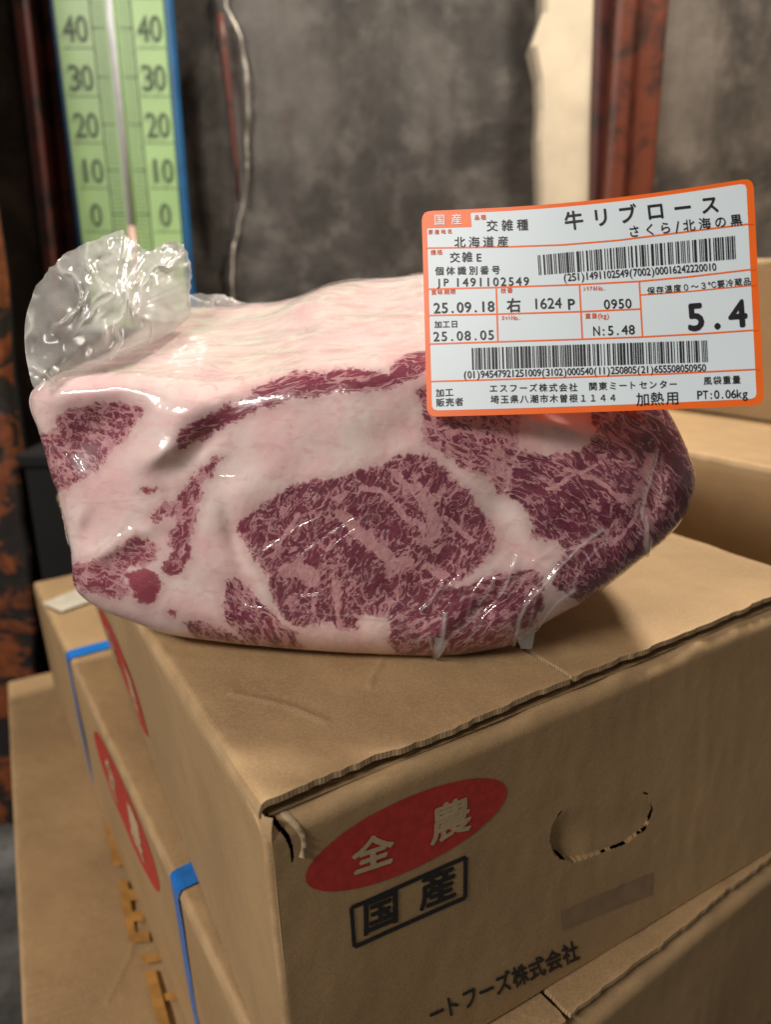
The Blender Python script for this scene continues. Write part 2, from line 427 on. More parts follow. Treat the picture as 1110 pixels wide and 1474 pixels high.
# ================================================================== cardboard boxes
def lerp(a, b, t): return np.asarray(a)[None] * (1 - np.asarray(t))[:, None] + np.asarray(b)[None] * np.asarray(t)[:, None] if np.ndim(t) else np.asarray(a) * (1 - t) + np.asarray(b) * t
class Carton:
    """corners (x, y) front-left A, front-right B, back-right C, back-left D at top and bottom"""
    def __init__(s, top, bot, z1, z0, seed): s.T = np.array(top, float); s.B = np.array(bot, float); s.z1 = z1; s.z0 = z0; s.seed = seed; s.H = z1 - z0
    def wall_pt(s, side, a, h, off=0.0):
        """side 0 front A-B, 1 right B-C, 2 back C-D, 3 left D-A; a in 0..1 along, h metres below the top"""
        a = np.asarray(a, float); h = np.asarray(h, float)
        i, j = side, (side + 1) % 4; t = (h / s.H)[..., None]
        p = (s.T[i] * (1 - a[..., None]) + s.T[j] * a[..., None]) * (1 - t) + (s.B[i] * (1 - a[..., None]) + s.B[j] * a[..., None]) * t
        e = s.T[j] - s.T[i]; L = np.linalg.norm(e); n = np.array([e[1], -e[0]]) / L
        edge = sstep(0, .10, a) * sstep(0, .10, 1 - a) * sstep(0, .03, s.H - h) * sstep(0.0, .03, h)
        d = edge * (.0015 * fbm(a * L * 9 + side * 7, h * 12, 0, s.seed, 2) + .00018 * fbm(a * L * 40, h * 20, 1.5, s.seed + 3, 2)) + .0001 * vnoise(a * L * 160, h * 60, 0, s.seed)
        f = np.clip((.0085 - h) / .0085, 0, 1)                       # the fold rolls inwards at the top
        wob = 1 + .5 * vnoise(a * L * 60, 0 * a, 0, s.seed + 8)
        roll = (.0085 * wob) * (1 - np.sqrt(np.clip(1 - f * f, 0, 1))) if side in (0, 2) else .0012 * f * f
        c = np.minimum(a, 1 - a) * L; rr = .003                      # rounded upright edges
        cr = rr * (1 - np.sqrt(np.clip(1 - np.clip(1 - c / rr, 0, 1) ** 2, 0, 1))) * .7
        q = p + n * (d - roll - cr + off)[..., None]
        return np.concatenate([q, (s.z1 - s.drop(side) - h * (s.H - s.drop(side)) / s.H)[..., None]], -1)
    def drop(s, side): return .0050 if side in (0, 2) else .0030
    def a_of(s, side, px, py):
        """photo point -> (a, h) on a wall's plane"""
        i, j = side, (side + 1) % 4; P = np.append(s.T[i], s.z1); e = np.append(s.T[j], s.z1) - P
        w = np.append((s.B[i] + s.B[j]) / 2 - (s.T[i] + s.T[j]) / 2, s.z0 - s.z1); n = np.cross(e, w)
        r = ray(px, py); t = ((P - np.array([0, 0, CAMZ])) @ n) / (r @ n); q = r * t[..., None] + np.array([0, 0, CAMZ]) - P
        sol = np.linalg.lstsq(np.stack([e, w], 1), np.atleast_2d(q).T, rcond=None)[0]
        return sol[0].reshape(np.shape(px)), ((sol[1] * s.H - s.drop(side)) * s.H / (s.H - s.drop(side))).reshape(np.shape(px))

def build_carton(c, name, label, seam_f, na=(330, 60, 60, 160), nh=120, hole=None, tear=False, group=None, seam_gap=.0012):
    ctr = np.append(c.B.mean(0), c.z0)
    root = empty(name, tuple(ctr), label, 'box', group)
    for side, nm in enumerate(('front_wall', 'side_wall', 'back_wall', 'side_wall')):
        n = na[side]; a = np.linspace(0, 1, n); L = np.linalg.norm(c.T[(side+1) % 4] - c.T[side])
        hh = np.concatenate([np.linspace(0, .0085, 11)[:-1], np.linspace(.0085, c.H, nh)])
        A, Hh = np.meshgrid(a, hh, indexing='ij'); off = np.zeros(A.shape); keep = np.ones((n - 1, len(hh) - 1), bool)
        if hole is not None and side == 0: off = off - hole(A * L, Hh)
        if tear and side == 0:
            am_, hm_ = (A[:-1, :-1] + A[1:, 1:]) / 2 * L, (Hh[:-1, :-1] + Hh[1:, 1:]) / 2
            keep &= ~(tear_mask(am_, hm_) | hole_slit(am_, hm_))
        P = c.wall_pt(side, A, Hh, off)
        F = gridf(n, len(hh))[keep.ravel()]
        worn = np.clip(1 - Hh / .008, 0, 1) * (.55 + .45 * vnoise(A * L * 70, Hh * 100, 0, 4)) + np.clip(1 - np.minimum(A, 1 - A) * L / .004, 0, 1) * (.4 + .5 * vnoise(A * 9, Hh * 160, 0, 6))
        mesh(nm, P.reshape(-1, 3), F[:, ::-1] if side < 0 else F[:, [0, 3, 2, 1]], M['card'], root, smooth=True, attrs={'worn': np.clip(worn, 0, 1).ravel()})
    # inner folded sheet closing the carton under the top flaps
    ins = [lerp(c.T[i], c.T.mean(0), .02) for i in range(4)]
    mesh('inner_flap', [(*q, c.z1 - .0052) for q in ins], [(0, 1, 2, 3)], M['card'], root)
    mesh('base', [(*q, c.z0 + .001) for q in c.B], [(0, 1, 2, 3)], M['card'], root)
    # two top flaps, 3.6 mm board, cut edges at front, back and at the seam
    for k, (u0, u1) in enumerate(((0.0, seam_f), (seam_f, 1.0))):
        nu, nv = 130, 300
        U, V = np.meshgrid(np.linspace(u0, u1, nu), np.linspace(0, 1, nv), indexing='ij')
        wid = np.linalg.norm(c.T[1] - c.T[0]); dep = np.linalg.norm(c.T[3] - c.T[0])
        gap = seam_gap / wid
        Uq = U + (-gap if k == 0 else gap) * ((U - (u0 if k == 0 else u1)) / ((u1 - u0) * (1 if k == 0 else -1)))
        jit = .0005 * vnoise(U * wid * 300, U * 0, k, c.seed) + .0007 * vnoise(U * wid * 55, U * 0, k, c.seed + 1)
        Vq = V * (1 - .010) + (.0042 + jit) / dep * (1 - V)
        jit2 = .0006 * vnoise(V * dep * 200, V * 0, k + 5, c.seed) / wid
        Uq = Uq + jit2 * ((U - u0) / (u1 - u0) if k == 0 else (u1 - U) / (u1 - u0))
        P = ((c.T[0] * (1 - Uq[..., None]) + c.T[1] * Uq[..., None]) * (1 - Vq[..., None]) + (c.T[3] * (1 - Uq[..., None]) + c.T[2] * Uq[..., None]) * Vq[..., None])
        outer = (U - u0) * wid if k == 0 else (u1 - U) * wid           # distance from the hinge edge
        z = c.z1 + .0008 * fbm(U * wid * 14, V * dep * 14, k, c.seed + 2, 3) + .00022 * fbm(U * wid * 90, V * dep * 90, k, c.seed + 4, 2)
        z = z + (0.0012 * sstep(.10, 0, V * dep) * (1 if k else .2) + .0005 * (vnoise(U * wid * 25, 0 * U, k, c.seed + 6)) * sstep(.02, 0, V * dep))
        for (q0, q1, wd, am_) in (((.10, .28), (.16, .36), .0022, .0007), ((.62, .30), (.97, .16), .003, -.0010), ((.70, .34), (.90, .40), .002, .0006), ((.20, .10), (.33, .22), .0016, .0004), ((.05, .16), (.12, .07), .0018, .0005)):
            z = z + am_ * np.exp(-(pldist(U * wid, V * dep, [(q0[0]*wid, q0[1]*dep), ((q0[0]+q1[0])/2*wid + .003, (q0[1]+q1[1])/2*dep), (q1[0]*wid, q1[1]*dep)]) / wd) ** 2)
        z = z + .00010 * np.sin(V * dep * 1050 + 1.5 * vnoise(U * wid * 40, V * dep * 40, 0, 3)) * sstep(.1, .5, fbm(U * wid * 22, V * dep * 16, 2, c.seed + 12, 2))
        rr = .0035; z = z - rr * (1 - np.sqrt(np.clip(1 - np.clip(1 - outer / rr, 0, 1) ** 2, 0, 1)))
        top = np.concatenate([P, z[..., None]], -1).reshape(-1, 3); th = .0025
        bot = top.copy(); bot[:, 2] = np.minimum(bot[:, 2] - .0005, bot[:, 2] - th)
        n = nu * nv; F = gridf(nu, nv)
        ring = [i * nv for i in range(nu)] + [(nu-1)*nv + j for j in range(1, nv)] + [i*nv + nv-1 for i in range(nu-2, -1, -1)] + [j for j in range(nv-2, 0, -1)]
        side = np.array([(a_, a_ + n, b_ + n, b_) for a_, b_ in zip(ring, ring[1:] + ring[:1])])
        Fa = np.concatenate([F, F[:, ::-1] + n, side])
        mi = np.concatenate([np.zeros(len(F)), np.zeros(len(F)), np.ones(len(side))])
        worn = (np.clip(1 - outer / .009, 0, 1) * (.5 + .5 * vnoise(V * dep * 120, outer * 300, 0, 3)) + .35 * np.clip(1 - V * dep / .002, 0, 1)).ravel()
        euv = np.stack([(U * wid * 210 + V * dep * 210).ravel(), z.ravel() * 0, z.ravel() * 0], -1)
        mesh('top_flap', np.concatenate([top, bot]), Fa, None, root, smooth=False, mats=[M['card'], M['card_cut']], mi=mi,
             attrs={'worn': np.clip(np.concatenate([worn, worn]), 0, 1), 'edge_uv': np.concatenate([euv, euv])})
        root['n'] = 1
    if 'n' in root: del root['n']
    return root
for _ in (0,): pass

def yaw_dir(deg): return np.array([-math.sin(math.radians(deg)), math.cos(math.radians(deg))])
A1 = np.array([-.0374, .1809]); e1 = np.array([.8417, .5399])
B1 = A1 + e1 * .322; Ab1 = np.array([-.0325, .1808])
c1 = Carton([A1, B1, B1 + yaw_dir(30.0) * .40, A1 + yaw_dir(31.6) * .41],
            [Ab1, Ab1 + .322 * np.array([math.cos(math.radians(29.9)), math.sin(math.radians(29.9))]), B1 + yaw_dir(30) * .40, A1 + [.004, 0] + yaw_dir(28.6) * .41], 0.0, -.145, 11)
L1 = np.linalg.norm(B1 - A1)
# punched hand-hole tab, pushed in
ha, hh_ = c1.a_of(0, np.array([800., 797, 805, 830, 870, 905, 930, 940, 935, 912]), np.array([1192., 1215, 1236, 1244, 1228, 1212, 1192, 1165, 1145, 1134]))
hole_poly = np.stack([ha * L1, hh_], -1)
hole_poly = np.concatenate([[[hole_poly[0, 0] + .010, hole_poly[0, 1] - .010]], hole_poly])
def hole(am, h):
    d = sdf(am, h, hole_poly); P = hole_poly
    top = np.interp(am, [P[0, 0], P[-1, 0]], [P[0, 1], P[-1, 1]])
    dep = sstep(.004, .024, h - top)
    left = sstep(P[:, 0].min() + .026, P[:, 0].min(), am)
    return np.where(d > 0, dep * (.0010 + .0045 * left), 0)
def hole_slit(am, h):
    d = sdf(am, h, hole_poly); P = hole_poly
    top = np.interp(am, [P[0, 0], P[-1, 0]], [P[0, 1], P[-1, 1]])
    return (np.abs(d + .0001) < .00015 + .0006 * vnoise(am * 330, h * 330, 0, 2)) & (h > top + .004)
def tear_mask(am, h):
    cx = .0055 + .0050 * np.sin(np.clip(h / .021, 0, 1) * 2.3) - .0018 + .0003 * vnoise(h * 300, h * 0, 0, 5)
    w = .0007 * (1 - h / .019) + .0004
    return (np.abs(am - cx) < w) & (h < .018) & (h > .001)
top_box = build_carton(c1, 'cardboard_box', 'brown cardboard box with red oval print and torn corner, directly under the meat', .137 / L1, na=(900, 60, 60, 200), nh=230, hole=hole, tear=True, group='stacked cardboard boxes')
fw = [o for o in top_box.children if o.name.startswith('front_wall')][0]
def on_front(v2, off, c=c1, side=0):
    a, h = c.a_of(side, v2[:, 0], v2[:, 1]); return c.wall_pt(side, a, h, np.zeros(a.shape) + off)
# curled paper lip beside the torn corner
t_ = np.linspace(0, 1, 14); V = []; F = []
for i, t in enumerate(t_):
    h = .001 + .016 * t; am = .0068 + .0050 * math.sin(t * 2.3); 
    for k, (da, of) in enumerate(((0, .0002), (.0012, .0014 + .0006 * math.sin(i * 2.1)), (.0030 * (1 - .6 * t), .0004))):
        V.append(c1.wall_pt(0, np.array([(am + da) / L1]), np.array([h]), np.array([of]))[0])
for i in range(13):
    for k in range(2): F.append((i*3+k, (i+1)*3+k, (i+1)*3+k+1, i*3+k+1))
mesh('torn_lip', V, F, M['card_pale'], fw, smooth=True)
# red oval: a tilted ellipse fitted to photo points on the wall plane
oa, oh = c1.a_of(0, np.array([443., 733, 560, 610]), np.array([1268., 1143, 1165, 1252]))
ocx, ocy = (oa[0] + oa[1]) / 2 * L1, (oh[0] + oh[1]) / 2
ua = np.array([oa[1] - oa[0], 0]) * L1; 
rx = np.hypot((oa[1] - oa[0]) * L1, oh[1] - oh[0]) / 2; ang0 = math.atan2(oh[1] - oh[0], (oa[1] - oa[0]) * L1)
ry = abs(oh[3] - oh[2]) / 2 * 1.0
V = []; F = []; nr = 10; nt = 72
for i in range(nr + 1):
    for k in range(nt):
        th = 2 * math.pi * k / nt; q = (rx * i / nr * math.cos(th), ry * i / nr * math.sin(th))
        V.append((ocx + q[0] * math.cos(ang0) - q[1] * math.sin(ang0), ocy + q[0] * math.sin(ang0) + q[1] * math.cos(ang0)))
for i in range(nr):
    for k in range(nt): F.append((i*nt+k, (i+1)*nt+k, (i+1)*nt+(k+1) % nt, i*nt+(k+1) % nt))
V = np.array(V)
mesh('red_oval', c1.wall_pt(0, V[:, 0] / L1, V[:, 1], np.full(len(V), .00025)), F, M['red_print'], fw, smooth=True)
def front_text(s, quad, mat, name, off, bold=0.0, c=c1, parent=None, side=0):
    """glyphs stretched into a photo quad (bl, br, tr, tl) on the wall"""
    V, F = layout(s, (0, 0), (len(s), 0), .92, bold, up=(0, 1))
    bl, br, tr_, tl_ = [np.array(q, float) for q in quad]; u = V[:, :1] / len(s); w = V[:, 1:]
    P = (bl * (1 - u) + br * u) * (1 - w) + (tl_ * (1 - u) + tr_ * u) * w
    return mesh(name, on_front(P, off + layout.lift, c, side), F, mat, parent or fw)
front_text('全', [(508, 1265), (573, 1244), (571, 1193), (506, 1214)], M['card_pale'], 'lettering', .0005, .034)
front_text('農', [(621, 1222), (684, 1195), (681, 1140), (620, 1163)], M['card_pale'], 'lettering', .0005, .028)
front_text('国', [(525, 1356), (582, 1332), (580, 1279), (524, 1301)], M['black_print'], 'lettering', .0004, .026)
front_text('産', [(608, 1320), (664, 1296), (661, 1243), (606, 1265)], M['black_print'], 'lettering', .0004, .026)
fr = [(510, 1312), (675, 1238), (676, 1298), (515, 1370)]
v2, f2 = join([strip(fr[i], fr[(i+1) % 4], 6.0, 14) for i in range(4)] )
mesh('printed_frame', on_front(v2, .0004), f2, M['black_print'], fw)
front_text('ートフーズ株式会社', [(628, 1490), (838, 1382), (832, 1352), (622, 1458)], M['black_print'], 'lettering', .0004, .028)
V = []; 
for t in np.linspace(0, 1, 14): V += [np.array([812., 1316]) * (1-t) + np.array([940., 1255]) * t, np.array([814., 1343]) * (1-t) + np.array([938., 1287]) * t]
mesh('tape_residue', on_front(np.array(V), .0002), [(2*i, 2*i+1, 2*i+3, 2*i+2) for i in range(13)], M['tape'], fw)
# red oval on the left wall
lw = [o for o in top_box.children if o.name.startswith('side_wall')][-1]
def wall_oval(c, side, a0, h0, ra, rh, parent):
    Ls = np.linalg.norm(c.T[(side+1) % 4] - c.T[side]); V = []; F = []
    for i in range(7):
        for k in range(48):
            th = 2*math.pi*k/48; V.append((a0 + ra*i/6*math.cos(th), h0 + rh*i/6*math.sin(th)))
    for i in range(6):
        for k in range(48): F.append((i*48+k, (i+1)*48+k, (i+1)*48+(k+1) % 48, i*48+(k+1) % 48))
    V = np.array(V); mesh('red_oval', c.wall_pt(side, V[:, 0] / Ls, V[:, 1], np.full(len(V), .0003)), F, M['red_print'], parent, smooth=True)
def oval_text(c, side, a0, h0, parent):
    Ls = np.linalg.norm(c.T[(side+1) % 4] - c.T[side])
    for ch, da in (('全', -.032), ('農', .032)):
        V, F_ = layout(ch, (0, 0), (1, 0), .92, .03, up=(0, 1)); am = a0 + da + (V[:, 0] - .5) * .034; hm = h0 - (V[:, 1] - .46) * .034
        mesh('lettering', c.wall_pt(side, am / Ls, hm, .0006 + layout.lift), F_, M['card_pale'], parent)
oval_text(c1, 3, .13, .088, lw)
wall_oval(c1, 3, .13, .088, .075, .030, lw)

# second box below, shifted, with two blue straps
A2 = np.array([-.017, .1585]); f2d = np.array([math.cos(math.radians(34.2)), math.sin(math.radians(34.2))])
B2 = A2 + f2d * .345; l2 = yaw_dir(33.2)
c2 = Carton([A2, B2, B2 + l2 * .64, A2 + l2 * .65], [A2 + [.006, 0], B2, B2 + l2 * .64, A2 + [.006, 0] + l2 * .65], -.1475, -.290, 23)
box2 = build_carton(c2, 'cardboard_box', 'brown cardboard box with blue straps, second in the stack below the meat', .118 / .345, na=(260, 50, 50, 240), nh=70, group='stacked cardboard boxes')
lw2 = [o for o in box2.children if o.name.startswith('side_wall')][-1]
wall_oval(c2, 3, .345, .040, .085, .030, lw2); oval_text(c2, 3, .345, .040, lw2)
for (px, py) in ((102, 944), (273, 1262)):
    q = at_z(float(px), float(py), -.1475)[:2]; s_ = (q - A2) @ l2        # distance along the left edge
    w = .0075
    V = []; F = []
    base = A2 + l2 * s_
    prof = [(.30, .0016), (.10, .0017), (.05, .0018), (.012, .0019), (.003, .0017), (.0004, .0010), (-.0008, -.001), (-.0012, -.006), (-.0011, -.02), (-.0016, -.07), (-.0008, -.139)]
    for (inn, dz_) in prof:
        for sgn in (-1, 1):
            p = base + f2d * (inn + .006 * max(0, -dz_) / .143) + l2 * (w * sgn * (1 if dz_ > -.003 else .75)); V.append((p[0], p[1], -.1475 + dz_))
    n = len(V)
    V += [(x + .0004 * f2d[0], y + .0004 * f2d[1], z - .0005) for x, y, z in V]
    for i in range(len(prof) - 1):
        F.append((2*i, 2*i+1, 2*i+3, 2*i+2)); F.append((n+2*i, n+2*i+2, n+2*i+3, n+2*i+1))
        F.append((2*i, 2*i+2, n+2*i+2, n+2*i)); F.append((2*i+1, n+2*i+1, n+2*i+3, 2*i+3))
    o = mesh('strap', V, F, M['strap'], box2, smooth=False)
# whitish tape at its far end
tp = [at_z(x, y, -.1452) for x, y in ((60., 868), (118, 845), (140, 862), (88, 880))]
mesh('tape_patch', tp + [p - np.array([0, 0, .0004]) for p in tp], [(0, 1, 2, 3), (7, 6, 5, 4), (0, 4, 5, 1), (1, 5, 6, 2), (2, 6, 7, 3), (3, 7, 4, 0)], M['white_tape'], box2)

# bottom box with orange print on its top
l3 = yaw_dir(27.6); f3 = np.array([math.cos(math.radians(27.6)), math.sin(math.radians(27.6))])
D3 = np.array([-.444, .745]); A3 = D3 - l3 * .66; B3 = A3 + f3 * .50
c3 = Carton([A3, B3, B3 + l3 * .66, D3], [A3, B3, B3 + l3 * .66, D3], -.2915, FLOOR + .001, 37)
box3 = build_carton(c3, 'cardboard_box', 'large bottom cardboard box with orange printed characters at lower left', .22, na=(60, 40, 40, 120), nh=40, group='stacked cardboard boxes')
strokes = [[(315, 850), (337, 858), (378, 990), (347, 990)], [(358, 1035), (388, 1035), (418, 1225), (395, 1225)], [(385, 1060), (430, 1068), (432, 1095), (390, 1095)],
           [(393, 1130), (437, 1130), (440, 1160), (397, 1160)], [(400, 1195), (455, 1190), (457, 1222), (404, 1226)], [(425, 1265), (495, 1255), (500, 1280), (440, 1290)],
           [(440, 1310), (475, 1310), (520, 1480), (482, 1480)], [(500, 1380), (550, 1378), (556, 1402), (506, 1402)]]
V = []; F = []
for q in strokes:
    b = len(V)
    for (x, y) in q: V.append(at_z(x / 2.124, 780 + y / 2.124, -.2885 + .00012 * len(F)))
    F.append((b+3, b+2, b+1, b))
mesh('lettering', V, F, M['orange_print'], box3)

# neighbouring stack at right: a box beside and one behind it
g = yaw_dir(36); gp = np.array([math.cos(math.radians(36)), math.sin(math.radians(36))])
N0 = at_z(1110., 674, .0265)[:2] - g * .10
c4 = Carton([N0, N0 + gp * .4, N0 + gp * .4 + g * .46, N0 + g * .46], [N0, N0 + gp * .4, N0 + gp * .4 + g * .46, N0 + g * .46], .0265, -.145, 41)
box4 = build_carton(c4, 'cardboard_box', 'blurred brown cardboard box in the neighbouring stack, right of the meat', .5, na=(60, 40, 40, 80), nh=40, group='neighbouring cardboard boxes')
N1 = N0 + gp * .17 + g * .02
c5 = Carton([N1, N1 + gp * .3, N1 + gp * .3 + g * .4, N1 + g * .4], [N1, N1 + gp * .3, N1 + gp * .3 + g * .4, N1 + g * .4], .172, .0285, 43)
box5 = build_carton(c5, 'cardboard_box', 'cardboard box stacked on the neighbouring box, mostly hidden behind the label', .5, na=(60, 40, 40, 60), nh=40, group='neighbouring cardboard boxes')
N2 = N0 + gp * .005
c6 = Carton([N2, N2 + gp * .4, N2 + gp * .4 + g * .45, N2 + g * .45], [N2, N2 + gp * .4, N2 + gp * .4 + g * .45, N2 + g * .45], -.147, FLOOR + .001, 47)
box6 = build_carton(c6, 'cardboard_box', 'lower cardboard box of the neighbouring stack in the dark gap', .5, na=(30, 20, 20, 40), nh=20, group='neighbouring cardboard boxes')

# ================================================================== the vacuum-packed beef
pack = empty('vacuum_packed_beef', (0.0, .35, .0), 'vacuum packed marbled beef rib block in clear film with orange bordered label', 'meat')
outline = [(42, 572), (52, 556), (75, 545), (110, 541), (150, 540), (200, 541), (250, 546), (300, 550), (340, 549), (385, 540), (430, 529), (500, 521), (560, 514), (620, 505), (700, 505), (800, 517), (880, 540), (935, 565), (962, 592),
           (985, 635), (999, 675), (1000, 700), (993, 728), (976, 758), (932, 798), (862, 852), (805, 885), (770, 906), (735, 928), (690, 938), (640, 944), (560, 942), (480, 938), (400, 932), (320, 924), (240, 912), (190, 895), (150, 880), (120, 861), (106, 843), (103, 815), (101, 790), (96, 762), (91, 738), (84, 712), (74, 688), (65, 655), (54, 618), (44, 592)]
def closed_curve(P, n):
    P = np.array(P, float); N = len(P); k = 24; out = []
    for i in range(N):
        p0, p1, p2, p3 = P[i-1], P[i], P[(i+1) % N], P[(i+2) % N]; t = np.linspace(0, 1, k, endpoint=False)[:, None]
        out.append(.5 * (2*p1 + (p2-p0)*t + (2*p0-5*p1+4*p2-p3)*t*t + (3*p1-p0-3*p2+p3)*t**3))
    Q = np.concatenate(out); Q2 = np.concatenate([Q, Q[:1]]); d = np.r_[0, np.cumsum(np.linalg.norm(np.diff(Q2, axis=0), axis=1))]
    s = np.linspace(0, d[-1], n, endpoint=False)
    return np.stack([np.interp(s, d, Q2[:, 0]), np.interp(s, d, Q2[:, 1])], -1)

# lean muscles, traced on the cut face; (name, polygon, (scale, ox, oy), flow angle deg, stretch, fat share, tone)
def px(poly, s, ox, oy): return [(x / s + ox, y / s + oy) for x, y in poly]
R1, R2, R3, R4 = (2.775, 320, 620), (2.643, 600, 580), (2.643, 200, 420), (3.581, 30, 560)
muscles = [
 ('plate_muscle', px([(200,130),(260,90),(380,75),(480,75),(540,65),(630,95),(640,130),(600,180),(540,260),(460,330),(430,380),(390,430),(340,465),(280,490),(215,530),(180,540),(90,520),(60,400),(50,260),(110,222),(170,210),(190,160)], *R4), 35, 1.6, .50, .25),
 ('cap_strip_muscle', px([(365,440),(440,370),(520,330),(590,305),(650,297),(700,310),(790,287),(880,295),(955,312),(960,280),(1010,240),(1050,205),(1110,195),(1400,190),(1700,230),(1600,300),(1300,290),(1110,270),(1060,330),(1010,355),(950,370),(850,378),(700,395),(600,405),(500,440),(420,470),(330,520),(250,555),(180,585),(150,600),(135,570),(160,520),(200,490),(250,470),(310,450),(352,410),(345,445)], *R3), -14, 3.6, .34, .35),
 ('intercostal_muscle', px([(1050,345),(1000,350),(920,410),(850,480),(820,540),(790,580),(730,575),(690,620),(668,665),(690,705),(740,660),(790,665),(800,700),(755,725),(750,800),(785,845),(740,900),(720,930),(770,965),(840,940),(882,870),(882,780),(897,680),(922,600),(955,480),(1010,390)], *R4), -60, 1.5, .46, .35),
 ('lower_plate_muscle', px([(230,905),(350,885),(440,848),(520,808),(540,768),(590,750),(630,778),(690,778),(717,820),(700,870),(640,920),(560,930),(540,980),(560,1040),(520,1088),(450,1075),(380,1055),(290,1035),(220,1010)], *R4), 15, 1.7, .52, .5),
 ('red_muscle_patch', px([(528,960),(580,940),(640,925),(692,938),(732,1000),(705,1050),(692,1102),(640,1122),(592,1085),(560,1020)], *R4), 15, 4.0, .02, .75),
 ('rib_eye_muscle', px([(58,400),(70,360),(130,310),(200,265),(300,210),(400,188),(470,185),(560,155),(650,125),(740,95),(820,90),(880,140),(920,180),(990,230),(1012,290),(1040,320),(1080,380),(1102,430),(1088,470),(1045,530),(995,570),(935,600),(885,640),(865,700),(780,745),(640,748),(560,738),(530,792),(480,802),(440,772),(300,792),(240,742),(200,672),(180,582),(110,492)], *R1), -60, 1.7, .42, .1),
 ('bottom_left_muscle', px([(5,600),(60,585),(120,640),(200,720),(280,800),(335,862),(330,900),(200,905),(110,880),(60,800),(5,765)], *R1), 50, 2.0, .50, .05),
 ('bottom_edge_muscle', [(262,897),(285,892),(310,905),(338,912),(352,922),(365,945),(330,945),(285,925)], 25, 2.2, .48, .05),
 ('bottom_muscle', px([(-110,820),(-40,760),(20,712),(70,690),(130,700),(200,690),(270,650),(400,638),(467,645),(485,700),(492,760),(450,850),(400,960),(300,1000),(150,1010),(0,1000),(-80,960),(-110,900)], *R2), -28, 2.4, .40, .1),
 ('shoulder_muscle', px([(400,180),(500,195),(600,182),(645,160),(692,112),(662,60),(640,-60),(760,-120),(920,-40),(1000,40),(1080,140),(1130,210),(1160,300),(1110,420),(1010,530),(930,600),(850,660),(760,720),(680,760),(600,760),(520,700),(530,620),(562,570),(520,522),(440,520),(430,450),(402,390),(380,372),(330,350),(360,260)], *R2), 0, 2.2, .36, 0.0),
 ('red_fleck', [(200,708),(206,703),(214,705),(222,700),(228,698),(236,704),(228,705),(220,709),(208,713)], 15, 3.0, .02, .8),
 ('red_fleck', [(240,881),(246,877),(252,879),(251,886),(244,886)], 15, 3.0, .02, .8),
 ('marbled_seam_muscle', px([(22,40),(0,-60),(200,-120),(380,-80),(400,30),(395,150),(400,182),(362,258),(330,352),(305,345),(295,310),(270,290),(200,260),(130,215),(60,170),(18,150)], *R2), 35, 1.7, .60, .1),
]
lanes = [(px(q, *R1), w) for q, w in (([(470,330),(540,400),(620,470),(690,530),(745,520)], 19), ([(800,235),(830,320),(850,400),(800,430)], 22), ([(850,400),(770,440),(860,470)], 14), ([(560,225),(640,245),(720,330),(800,390)], 11),
                                       ([(810,540),(890,585)], 12), ([(690,170),(760,230),(820,300)], 11), ([(900,350),(960,410),(1000,440)], 10), ([(250,560),(330,560),(370,600)], 22), ([(200,500),(300,330)], 6), ([(460,640),(470,790)], 9), ([(540,740),(640,820)], 12))]
lanes += [(px(q, *R2), w) for q, w in (([(800,390),(850,340),(900,200)], 12), ([(740,540),(830,440),(850,380)], 7), ([(560,560),(700,520),(760,450)], 6), ([(870,420),(890,480),(880,540)], 15), ([(500,330),(600,280),(700,230)], 6), ([(560,250),(700,300),(790,370)], 7))]

lumps = [  # x, y, rx, ry, angle deg, millimetres towards the viewer
 (258, 606, 72, 28, -40, 3.2), (228, 655, 32, 17, -30, 5.0), (120, 560, 80, 18, -4, 2.6), (130, 628, 62, 40, -35, -6.5), (110, 755, 28, 26, 20, -2.5), (110, 750, 14, 20, 20, 3.2), (290, 640, 16, 44, 40, -2.0),
 (480, 610, 120, 40, -14, 1.2), (350, 705, 60, 26, -30, 1.5), (500, 730, 170, 90, 15, 1.0), (335, 770, 14, 60, -15, -2.0), (720, 740, 22, 60, -30, -1.6), (805, 612, 40, 16, 18, 5.0), (770, 700, 30, 60, 0, -1.5), (860, 700, 90, 70, 20, 2.0),
 (940, 680, 18, 80, 10, -2.2), (200, 840, 30, 24, 0, 1.8), (340, 860, 40, 30, 40, -1.5), (160, 790, 70, 12, -28, 1.8), (690, 880, 60, 12, -40, -1.4), (640, 905, 50, 14, -40, 1.2), (455, 545, 120, 14, -8, -.3), (200, 720, 40, 50, 30, 1.2)]
Cc = np.array([540., 725.])
